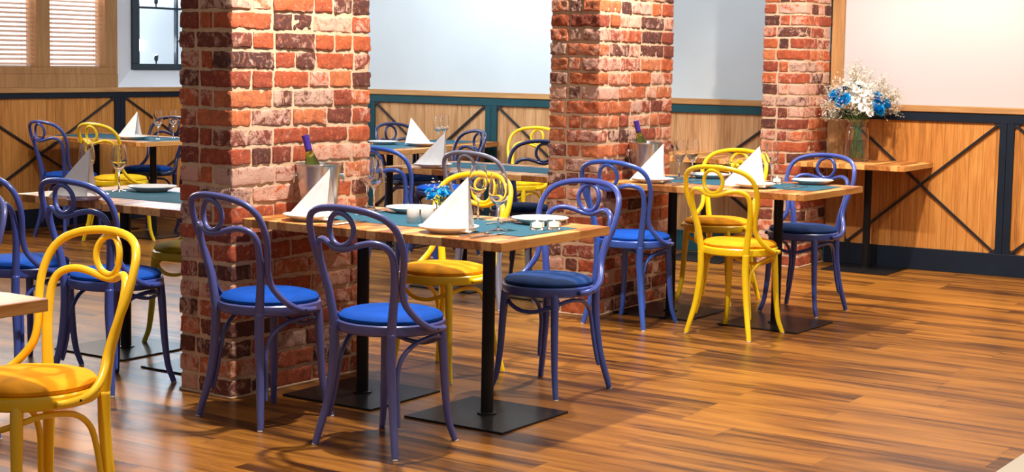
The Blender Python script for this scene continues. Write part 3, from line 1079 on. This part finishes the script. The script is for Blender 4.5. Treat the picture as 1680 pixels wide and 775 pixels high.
# ------------------------------------------------------------------ table settings
def runner(o, u0, u1, v0, v1, label, ang=T0, z=0.7502):
    mb = MB()
    NU, NV = 24, 8
    P = []
    for i in range(NU + 1):
        row = []
        for j in range(NV + 1):
            u_ = -(u0 + (u1 - u0) * i / NU); v_ = v0 + (v1 - v0) * j / NV
            row.append(Vector((u_, v_, 0.0012 + 0.0006 * noise.noise(Vector((u_ * 9, v_ * 9, u0))))))
        P.append(row)
    mb.grid(P[::-1])
    mb.grid([[p - Vector((0, 0, 0.0012)) for p in r_] for r_ in P])
    ob = mb.build('table_runner', M['runner'], loc=(o[0], o[1], z), rot=-ang)
    tag(ob, label, 'table runner', 'petrol table runners')


runner(T1, 0.055, 1.20, 0.215, 0.62, 'petrol blue runner lengthwise on the front table')
runner(T2, 0.060, 1.20, 0.24, 0.64, 'petrol blue runner on the table before the far pillar')
runner(T4, 0.06, 1.10, 0.22, 0.62, 'petrol runner on the table left of the nearest pillar')
runner(T5, 0.03, 1.20, 0.12, 0.62, 'petrol runner on the far left table')
runner(T7, 0.05, 1.20, 0.20, 0.60, 'petrol runner on the table behind the front table', T0 + 0.03)
# runner across the two tables by the back wall runs front to back
mb = MB(); mb.box(-0.55, -0.14, 0.10, 1.50, 0, 0.0014)
ob = mb.build('table_runner', M['runner'], loc=(T6[0], T6[1], 0.7502), rot=-0.46)
tag(ob, 'petrol runner running toward the back wall on the farthest tables', 'table runner', 'petrol table runners')


def make_plate():
    mb = MB()
    mb.lathe([(0, 0.003), (0.062, 0.003), (0.066, 0.0), (0.072, 0.0), (0.080, 0.006), (0.112, 0.0195), (0.1165, 0.0225), (0.1165, 0.0245), (0.112, 0.0240), (0.082, 0.0125), (0.070, 0.0085), (0, 0.0085)], 56)
    return mb


plate_mesh = make_plate().build('dinner_plate', M['porcelain'])
napkin_src = [None]


def cpy(src, name, loc, rz, label, cat, group, first_flag=[None]):
    o = src.copy(); COL.objects.link(o)
    o.location = loc; o.rotation_euler = (0, 0, rz)
    tag(o, label, cat, group)
    return o


def plate(x, y, label, z=0.7520):
    return cpy(plate_mesh, 'dinner_plate', (x, y, z), rnd.uniform(0, 6), label, 'plate', 'white dinner plates')


def make_napkin(seed, h=0.205, tail=0.155, foot=0.072, fx=0.032):
    mb = MB()
    A = Vector((0, 0, h)); T = Vector((-tail, 0, 0.0))
    rr = random.Random(seed)
    def panel(F, bulge, inset=0.0):
        N = 12
        a = A.lerp((A + T + F) / 3, inset); t_ = T.lerp((A + T + F) / 3, inset); f = F.lerp((A + T + F) / 3, inset * 0.5)
        nrm = (t_ - a).cross(f - a).normalized()
        P = []
        for i in range(N + 1):
            s = i / N
            row = []
            for j in range(N + 1):
                q = j / N
                e = t_.lerp(f, q)
                p = a.lerp(e, s)
                w = bulge * math.sin(PI * q) * s * (1 - 0.3 * s)
                p = p + nrm * w + nrm * 0.002 * noise.noise(p * 40 + Vector((seed, 0, 0)))
                row.append(p)
            P.append(row)
        mb.grid(P)
        mb.grid([[p - nrm * 0.0022 for p in r_] for r_ in P][::-1])
    F1 = Vector((fx, -foot, 0)); F2 = Vector((fx - 0.01, foot, 0))
    panel(F1, -0.006)
    panel(F2, 0.006)
    # inner leaf folded back between the feet
    panel(Vector((fx - 0.03, -foot * 0.45, 0.006)), 0.010, 0.05)
    panel(Vector((fx - 0.03, foot * 0.45, 0.006)), -0.010, 0.05)
    # turned-up hem on the plate
    P = []
    for i in range(13):
        q = i / 12
        e = F1.lerp(F2, q) + Vector((0.012 * math.sin(PI * q), 0, 0))
        P.append([e + Vector((0, 0, 0.0)), e + Vector((-0.028 * math.sin(PI * q) - 0.004, 0, 0.030 * math.sin(PI * q) + 0.003))])
    mb.grid(P)
    o = mb.build('folded_napkin', M['napkin'])
    return o


def napkin(x, y, deg, label, seed, z=0.7618, **k):
    o = make_napkin(seed, **k)
    o.location = (x, y, z); o.rotation_euler = (0, 0, math.radians(deg))
    tag(o, label, 'napkin', 'napkins folded into standing cones')
    return o


# front table
plate(-0.812, 6.435, 'white plate under the napkin beside the ice bucket')
napkin(-0.735, 6.400, -14, 'white napkin cone in front of the steel ice bucket', 1, h=0.20, tail=0.185, fx=0.012)
plate(-0.240, 6.070, 'white plate under the big napkin at the front of the table')
napkin(-0.168, 6.040, -12, 'large white napkin cone in the middle of the front table', 2, h=0.205, tail=0.195, fx=0.022)
plate(0.115, 6.450, 'empty white plate behind the two tealights')
plate(-0.425, 6.820, 'empty white plate behind the salt and pepper shakers')
# middle table
plate(0.772, 8.740, 'white plate under the napkin at the bottle bucket')
napkin(0.822, 8.705, -14, 'white napkin cone before the wine bucket on the middle table', 3, h=0.205, tail=0.185, fx=0.012)
plate(1.290, 8.500, 'white plate under the napkin behind the bright yellow chair')
napkin(1.310, 8.460, -6, 'white napkin cone over the bright yellow chair back', 4, h=0.215, tail=0.20)
plate(1.665, 8.830, 'empty white plate at the right end of the table before the far pillar')
plate(1.130, 9.150, 'empty white plate at the far side of the middle table')
# left tables
plate(-1.935, 7.155, 'white plate under the pinkish napkin at the left')
napkin(-1.890, 7.120, -8, 'pinkish-white napkin cone on the left table, behind the indigo chair', 5, h=0.225, tail=0.20, fx=0.012)
plate(-1.735, 7.660, 'empty white plate on the table left of the nearest pillar')
plate(-2.905, 12.200, 'white plate under the napkin at the far left table')
napkin(-2.870, 12.180, -15, 'small white napkin cone on the far left table', 6, h=0.205, tail=0.175, fx=0.012)
# back tables
plate(-0.690, 11.960, 'white plate under the napkin by the back wall')
napkin(-0.770, 12.000, 165, 'small white napkin cone closest to the back wall', 7, h=0.20, tail=0.17)
plate(-0.985, 12.110, 'white plate peeking out beside the nearest pillar, back table')
plate(-0.480, 9.620, 'white plate under the napkin in front of the navy chair')
napkin(-0.410, 9.585, -14, 'white napkin cone between the bright blue and grey chairs', 8, h=0.205, tail=0.20, fx=0.012)


# wine glasses
def make_glass():
    out = [(0, 0.0), (0.036, 0.0), (0.0365, 0.0015), (0.020, 0.004), (0.007, 0.008), (0.0042, 0.014), (0.0036, 0.05), (0.0040, 0.088), (0.009, 0.097),
           (0.022, 0.107), (0.034, 0.124), (0.0395, 0.145), (0.0385, 0.170), (0.0345, 0.198), (0.0300, 0.222)]
    inn = [(0.0290, 0.222), (0.0335, 0.198), (0.0375, 0.170), (0.0385, 0.145), (0.033, 0.1255), (0.021, 0.110), (0.008, 0.102), (0, 0.1005)]
    mb = MB(); mb.lathe(out + inn, 40)
    return mb.build('wine_glass', M['glass'])


glass0 = make_glass()


def glass(x, y, label, z=0.7517):
    return cpy(glass0, 'wine_glass', (x, y, z), rnd.uniform(0, 6), label, 'wine glass', 'stemmed wine glasses')


glass(-0.052, 6.150, 'wine glass nearest the two tealights on the front table')
glass(-0.140, 6.580, 'wine glass just behind the big napkin on the front table')
glass(-0.596, 6.860, 'wine glass right of the ice bucket, the nearer one')
glass(-0.640, 7.010, 'wine glass right of the ice bucket, the farther one')
glass(0.945, 9.020, 'wine glass left of the pair beside the middle pillar')
glass(1.030, 9.120, 'wine glass right of the pair beside the middle pillar')
glass(1.450, 8.920, 'wine glass between the far napkin cone and the far pillar')
glass(-1.885, 7.620, 'wine glass in front of the yellow chair on the left table')
glass(-2.060, 7.700, 'wine glass behind the pinkish napkin on the left table')
glass(-2.730, 12.260, 'left wine glass of the pair on the far left table')
glass(-2.660, 12.480, 'right wine glass of the pair on the far left table')
glass(-0.570, 12.150, 'left wine glass of the small pair near the back wall')
glass(-0.530, 12.280, 'right wine glass of the small pair near the back wall')


# ice buckets and bottles
def make_bucket():
    root = empty('ice_bucket')
    mb = MB()
    mb.lathe([(0, 0), (0.070, 0.0), (0.074, 0.004), (0.094, 0.205), (0.098, 0.208), (0.098, 0.213), (0.0935, 0.213), (0.090, 0.206), (0.071, 0.007), (0, 0.007)], 48)
    mb.build('bucket_body', M['brushed'], root)
    for s in (0, PI):
        mb = MB()
        c, si = math.cos(s), math.sin(s)
        mb.lathe([(0, 0), (0.008, 0), (0.008, 0.016), (0, 0.018)], 12, axis=Matrix.Rotation(s, 4, 'Z') @ Matrix.Translation((0.087, 0, 0.165)) @ Matrix.Rotation(PI / 2, 4, 'Y'))
        mb.build('handle_knob', M['steel'], root)
        mb = MB()
        mb.tube([(c * 0.104 - si * 0.017 * math.cos(a), si * 0.104 + c * 0.017 * math.cos(a), 0.150 + 0.019 * math.sin(a)) for a in [2 * PI * k / 20 for k in range(20)]], 0.0028, 8, closed=True)
        mb.build('handle_ring', M['steel'], root)
    return root


def make_bottle():
    root = empty('wine_bottle')
    mb = MB()
    mb.lathe([(0, 0), (0.034, 0), (0.037, 0.004), (0.037, 0.17), (0.034, 0.195), (0.024, 0.225), (0.0160, 0.250), (0.0145, 0.27), (0.0140, 0.325), (0, 0.325)], 32)
    mb.build('bottle_body', M['green_glass'], root)
    mb = MB(); mb.lathe([(0, 0.327), (0.0155, 0.327), (0.0160, 0.322), (0.0150, 0.312), (0.0148, 0.262), (0.0155, 0.258)], 24); mb.build('foil_capsule', M['foil'], root)
    mb = MB(); mb.lathe([(0.0374, 0.05), (0.0374, 0.14)], 32); mb.build('bottle_label', M['paper'], root)
    return root


bk = make_bucket(); bk.location = (-0.815, 6.700, 0.7505); bk.rotation_euler = (0, 0, PI + 0.15)
tag(bk, 'steel ice bucket on the front table against the nearest brick pillar', 'ice bucket', 'steel ice buckets')
bo = make_bottle()
bo.location = (-0.795, 6.698, 0.7640)
bo.rotation_euler = Vector((-0.25, 0.02, 1)).to_track_quat('Z', 'Y').to_euler()
tag(bo, 'green wine bottle with violet foil leaning in the front ice bucket', 'wine bottle', 'wine bottles in the buckets')
b2 = copy_tree(bk); b2.location = (0.745, 8.955, 0.7505); b2.rotation_euler = (0, 0, PI + 0.2)
tag(b2, 'steel ice bucket beside the middle brick pillar, behind a napkin', 'ice bucket', 'steel ice buckets')
o2 = copy_tree(bo); o2.location = (0.768, 8.95, 0.7640)
o2.rotation_euler = Vector((-0.25, 0.03, 1)).to_track_quat('Z', 'Y').to_euler()
tag(o2, 'dark green wine bottle leaning in the bucket by the middle pillar', 'wine bottle', 'wine bottles in the buckets')


# cutlery
def make_fork():
    mb = MB()
    P = [(-0.10, 0, 0.003, 0.0045), (-0.095, 0, 0.003, 0.0055), (-0.05, 0, 0.004, 0.0042), (0.02, 0, 0.006, 0.0026), (0.05, 0, 0.006, 0.0045), (0.062, 0, 0.0045, 0.009)]
    C = catmull(P, 5)
    mb.tube([c[:3] for c in C], [c[3] for c in C], 10, flat=0.4)
    for k in range(4):
        y_ = (k - 1.5) * 0.0052
        mb.tube([(0.058, y_, 0.0045), (0.080, y_, 0.003), (0.102, y_ * 0.9, 0.006)], [0.0019, 0.0017, 0.0009], 6)
    for i in range(len(mb.v)):
        x_, y_, z_ = mb.v[i]; mb.v[i] = (x_, y_, 0.0010 + max(0, z_ - 0.0028) + (0.002 if False else 0) )
    return mb.build('fork', M['steel'])


def make_knife():
    mb = MB()
    mb.box(-0.105, 0.005, -0.0055, 0.0055, 0, 0.005, 0.0018)
    out = [(0.005, -0.005), (0.03, -0.009), (0.085, -0.0095), (0.108, -0.004), (0.112, 0.003), (0.085, 0.0055), (0.03, 0.0055), (0.005, 0.005)]
    n = len(out)
    vv = [Vector((a, b, 0.0032)) for a, b in out] + [Vector((a, b, 0.0018)) for a, b in out]
    mb.add(vv, [tuple(range(n))[::-1], tuple(range(n, 2 * n))] + [(i, (i + 1) % n, n + (i + 1) % n, n + i) for i in range(n)], False)
    return mb.build('table_knife', M['steel'])


fork0, knife0 = make_fork(), make_knife()


def cut(src, x, y, deg, label, z=0.7517):
    nm = 'fork' if src is fork0 else 'knife'
    return cpy(src, nm, (x, y, z), math.radians(deg), label, nm, nm + 's on the set tables')


va = 90 - math.degrees(T0)                    # direction away from the near edge
cut(fork0, -0.135, 5.985, va - 2, 'fork right of the big napkin on the front table')
cut(knife0, -0.090, 5.955, va - 2, 'knife right of the big napkin on the front table')
cut(fork0, -0.010, 6.430, va + 183, 'fork left of the empty plate by the tealights')
cut(knife0, -0.045, 6.455, va + 183, 'knife left of the empty plate by the tealights')
cut(fork0, -0.590, 6.730, va + 180, 'fork beside the wine glasses right of the bucket')
cut(knife0, -0.640, 6.330, va, 'knife right of the napkin at the ice bucket')
cut(fork0, -0.675, 6.350, va, 'fork right of the napkin at the ice bucket')
cut(fork0, 1.50, 8.560, va, 'fork lying on the right end of the middle table')
cut(knife0, 1.54, 8.540, va, 'knife lying on the right end of the middle table')
cut(knife0, 0.915, 8.62, va, 'knife between the two napkin cones of the middle table')
cut(fork0, 0.875, 8.65, va, 'fork between the two napkin cones of the middle table')
cut(fork0, 1.03, 8.90, va + 180, 'fork left of the far plate on the middle table')


# salt and pepper, tealights
def make_shaker():
    root = empty('shaker')
    mb = MB()
    mb.lathe([(0, 0), (0.0195, 0), (0.0215, 0.003), (0.0225, 0.03), (0.0215, 0.052), (0.0185, 0.058), (0, 0.060)], 32)
    mb.build('body', M['ceramic'], root)
    mb = MB()
    for k in range(3):
        a = k * 2.09
        mb.lathe([(0, 0.0), (0.0014, 0.0), (0.0014, 0.0009), (0, 0.001)], 8, (0.006 * math.cos(a), 0.006 * math.sin(a), 0.0593))
    mb.build('holes', M['screw'], root)
    return root


s1 = make_shaker(); s1.location = (-0.397, 6.390, 0.7517); s1.scale = (1.16, 1.16, 1.05)
tag(s1, 'cream ceramic shaker, left of the pair on the front table', 'shaker', 'salt and pepper shakers')
s2 = copy_tree(s1); s2.location = (-0.341, 6.402, 0.7517)
tag(s2, 'cream ceramic shaker, right of the pair next to the big napkin', 'shaker', 'salt and pepper shakers')


def make_tealight(lit=True):
    root = empty('tealight_holder')
    mb = MB()
    mb.lathe([(0, 0), (0.026, 0), (0.028, 0.003), (0.0285, 0.034), (0.0275, 0.036), (0.0235, 0.034), (0.0235, 0.012), (0.021, 0.010), (0, 0.010)], 32)
    mb.build('glass_cup', M['glass'], root)
    mb = MB(); mb.lathe([(0, 0.0105), (0.020, 0.0105), (0.020, 0.024), (0.018, 0.0235), (0, 0.0235)], 24); mb.build('candle', M['wax'], root)
    mb = MB(); mb.lathe([(0, 0.026), (0.0035, 0.031), (0.0025, 0.040), (0, 0.047)], 10); mb.build('flame', M['flame'], root)
    return root


c1 = make_tealight(); c1.location = (0.100, 6.195, 0.7517)
tag(c1, 'lit glass tealight, left of the pair on the front table', 'tealight', 'glass tealights')
c2 = copy_tree(c1); c2.location = (0.166, 6.225, 0.7517)
tag(c2, 'lit glass tealight, right of the pair on the front table', 'tealight', 'glass tealights')
c3 = copy_tree(c1); c3.location = (1.462, 8.79, 0.7517)
tag(c3, 'glass tealight on the middle table beside the far napkin', 'tealight', 'glass tealights')


# ------------------------------------------------------------------ flowers
def flower_head(mb, c, n, r, rings, up_=Vector((0, 0, 1)), seed=0):
    """layered petals around axis up_"""
    rr = random.Random(seed)
    q = up_.to_track_quat('Z', 'Y').to_matrix()
    for k in range(rings):
        el = 0.15 + 1.15 * k / max(1, rings - 1)
        rad = r * (1 - 0.35 * k / rings)
        m_ = max(5, int(n * (1 - 0.4 * k / rings)))
        for i in range(m_):
            az = 2 * PI * (i + 0.5 * (k % 2)) / m_ + rr.uniform(-.15, .15)
            d = Vector((math.cos(az) * math.cos(el), math.sin(az) * math.cos(el), math.sin(el)))
            s = Vector((-math.sin(az), math.cos(az), 0))
            w = rad * 0.20
            nn = d.cross(s)
            b0 = d * rad * 0.12; b1 = d * rad * 0.6 + nn * -0.1 * rad; b2 = d * rad * rr.uniform(.9, 1.05)
            vv = [b0 - s * w * .4, b0 + s * w * .4, b1 + s * w, b1 - s * w, b2 + s * w * .5, b2 - s * w * .5]
            mb.add([c + q @ v for v in vv], [(0, 1, 2, 3), (3, 2, 4, 5)], True)


def blob(mb, c, r, seg=6):
    pr = [(0, -r)] + [(r * math.cos(a), r * math.sin(a)) for a in (-0.8, 0, 0.8)] + [(0, r)]
    mb.lathe(pr, seg, c)


VX, VY = 2.375, 11.02
va_root = empty('flower_vase', (VX, VY, 0.7505), -0.56)
tag(va_root, 'tall clear glass vase on the right wall table', 'vase')
mb = MB()
VS = lambda P: [(r_ * 1.18, z_) for r_, z_ in P]
mb.lathe(VS([(0, 0), (0.066, 0), (0.072, 0.004), (0.073, 0.03), (0.071, 0.20), (0.064, 0.235), (0.060, 0.25), (0.066, 0.275), (0.074, 0.290), (0.071, 0.290), (0.063, 0.275), (0.0565, 0.25), (0.0605, 0.235), (0.0675, 0.20), (0.069, 0.03), (0.066, 0.012), (0, 0.012)]), 40)
mb.build('vase_glass', M['glass'], va_root)
mb = MB(); mb.lathe(VS([(0, 0.0125), (0.065, 0.0125), (0.0685, 0.03), (0.0678, 0.15), (0, 0.15)]), 40); mb.build('water', M['water'], va_root)

bq = empty('bouquet', (VX, VY, 0.7505 + 0.016))
tag(bq, 'bouquet of blue chrysanthemums, white daisies and gypsophila in the tall vase', 'bouquet')
rr = random.Random(5)
st = MB()
CR = Matrix.Rotation(0, 3, 'Z')
heads_b = [(-0.155, -0.02, 0.43), (-0.10, 0.06, 0.45), (-0.115, -0.075, 0.40), (0.115, -0.05, 0.42), (0.155, 0.03, 0.40), (0.11, -0.09, 0.355), (0.165, -0.05, 0.385), (-0.02, 0.05, 0.475)]
heads_w = [(0.0, -0.03, 0.52), (-0.05, -0.02, 0.50), (0.05, -0.03, 0.50), (0.01, -0.09, 0.45), (-0.04, -0.10, 0.41), (0.035, -0.11, 0.40), (0.005, -0.12, 0.36), (-0.03, -0.09, 0.475), (0.06, -0.07, 0.455), (0.08, -0.02, 0.50), (-0.08, 0.0, 0.51), (0.055, -0.12, 0.33), (0.0, 0.04, 0.53)]
gyp_dirs = []
for k in range(74):
    az = rr.uniform(0, 2 * PI)
    side = rr.random()
    rad = rr.uniform(0.12, 0.27)
    z_ = 0.56 - 0.9 * abs(rad - 0.08) + rr.uniform(-0.06, 0.07)
    gyp_dirs.append((rad * math.cos(az) + 0.02, rad * 0.75 * math.sin(az), z_))
gyp_dirs += [(rr.uniform(-0.05, 0.06), rr.uniform(-.02, .08), rr.uniform(0.55, 0.66)) for k in range(14)]
gyp_dirs += [(rr.uniform(0.16, 0.30), rr.uniform(-.06, .06), rr.uniform(0.33, 0.50)) for k in range(24)]
gyp_dirs += [(rr.uniform(-0.24, -0.12), rr.uniform(-.10, .02), rr.uniform(0.28, 0.40)) for k in range(14)]


def stem_to(p, r=0.0017):
    a = rr.uniform(0, 2 * PI)
    b = Vector((0.040 * math.cos(a), 0.040 * math.sin(a), 0.004))
    nk = Vector((p[0] * 0.22, p[1] * 0.22, 0.25))
    if nk.xy.length > 0.042: nk.xy = nk.xy.normalized() * 0.042
    C = catmull([(*b, r), (*nk, r), (*p, r * 0.7)], 5)
    st.tube([c[:3] for c in C], [c[3] for c in C], 5)


def off_wall(p, lim):
    nx, ny = 0.515, 0.857
    k = p[0] * nx + p[1] * ny
    if k > lim:
        e = k - lim
        return (p[0] - nx * e, p[1] - ny * e, p[2])
    return p


gyp_dirs = [off_wall(p, rr.uniform(0.02, 0.13)) for p in gyp_dirs]
for p in heads_b + heads_w: stem_to(p, 0.0024)
for p in gyp_dirs[::5]: stem_to(p, 0.0010)
sto = st.build('stems', M['stem'], bq)
for i, p in enumerate(heads_b):
    mb = MB(); flower_head(mb, Vector(p), 20, 0.066, 7, (Vector(p) - Vector((0, 0.02, 0.28))).normalized(), i)
    mb.build('blue_flower', M['petal_blue'], bq)
for i, p in enumerate(heads_w):
    ax = (Vector(p) - Vector((0, 0.05, 0.30))).normalized()
    mb = MB(); flower_head(mb, Vector(p), 14, 0.036, 2, ax, i + 50)
    dz = mb.build('white_daisy', M['petal_white'], bq)
    mb = MB(); blob(mb, Vector(p) + ax * 0.006, 0.0055); mb.build('flower_centre', M['petal_yellow'], dz)
mb = MB()
gs = MB()
for p in gyp_dirs:
    c = Vector(p)
    for i in range(15):
        d = Vector((rr.gauss(0, .026), rr.gauss(0, .026), rr.gauss(0, .026)))
        q = c + d
        if q.z < 0.27: continue
        rb = rr.uniform(.003, .0058)
        flower_head(mb, q, 5, rb * 1.5, 2, d.normalized() if d.length > 0 else Vector((0, 0, 1)), i)
        gs.tube([c - Vector((0, 0, 0.03)), q], 0.0006, 3, caps=False)
g_ = mb.build('gypsophila', M['gyp'], bq); tag(g_, kind='stuff')
g_ = gs.build('gypsophila_twigs', M['twig'], bq); tag(g_, kind='stuff')
lf = MB()
for k in range(28):
    a = rr.uniform(0, 2 * PI); z_ = rr.uniform(0.26, 0.40) if k < 24 else rr.uniform(0.08, 0.22)
    rad = rr.uniform(0.03, 0.12) if k < 24 else rr.uniform(0.0, 0.02)
    p = Vector((rad * math.cos(a), rad * math.sin(a), z_))
    d = Vector((math.cos(a) * 0.8, math.sin(a) * 0.8, rr.uniform(-.2, .7))).normalized()
    L_ = 0.06 if k < 24 else 0.035
    s = d.cross(Vector((0, 0, 1))).normalized() * L_ * 0.28
    lf.add([p, p + d * L_ * .5 + s, p + d * L_, p + d * L_ * .5 - s], [(0, 1, 2, 3)], True)
lf.build('leaves', M['leaf'], bq)


def posy(x, y, label_v, label_b, main, seed, yellow=False):
    r_ = random.Random(seed)
    v = empty('bud_vase', (x, y, 0.7517))
    tag(v, label_v, 'vase', 'small table vases')
    mb = MB(); mb.lathe([(0, 0), (0.022, 0), (0.025, 0.003), (0.026, 0.03), (0.020, 0.055), (0.0215, 0.062), (0.0195, 0.062), (0.018, 0.055), (0.0235, 0.03), (0.022, 0.007), (0, 0.007)], 24)
    mb.build('vase_glass', M['glass'], v)
    b = empty('posy', (x, y, 0.762))
    tag(b, label_b, 'flowers', 'small posies on the tables')
    stm = MB()
    for k in range(7):
        a = r_.uniform(0, 2 * PI); p = Vector((0.045 * math.cos(a) * r_.random() ** .5, 0.045 * math.sin(a), 0.075 + r_.uniform(0, .03)))
        stm.tube([(0.008 * math.cos(a), 0.008 * math.sin(a), 0.003), (0.010 * math.cos(a), 0.010 * math.sin(a), 0.045), p], 0.0016, 5)
        mb = MB(); flower_head(mb, p, 12, 0.026, 4, Vector((p.x, p.y, 0.05)).normalized(), k)
        mb.build('blossom', M[main], b)
    stm.build('stems', M['stem'], b)
    g = MB()
    for k in range(60):
        q = Vector((r_.gauss(0, .035), r_.gauss(0, .035), 0.10 + r_.gauss(0, .02)))
        if q.z < .06: continue
        flower_head(g, q, 5, 0.006, 2, Vector((0, 0, 1)), k)
    g = g.build('gypsophila', M['gyp'], b); tag(g, kind='stuff')
    l = MB()
    for k in range(10):
        a = r_.uniform(0, 2 * PI); p = Vector((0.02 * math.cos(a), 0.02 * math.sin(a), 0.06)); d = Vector((math.cos(a), math.sin(a), .3)).normalized()
        s = d.cross(Vector((0, 0, 1))).normalized() * 0.010
        l.add([p, p + d * .02 + s, p + d * .045, p + d * .02 - s], [(0, 1, 2, 3)], True)
    l.build('leaves', M['leaf'], b)


posy(-0.305, 6.63, 'small glass vase behind the big napkin on the front table', 'small posy of blue flowers behind the big napkin', 'petal_blue', 3)
posy(1.225, 8.86, 'small glass vase on the middle table before the yellow chair', 'small posy of yellow and cream flowers on the middle table', 'petal_yellow', 4)

# remove the unplaced source meshes
for o_ in (plate_mesh, glass0, fork0, knife0):
    bpy.data.objects.remove(o_, do_unlink=True)
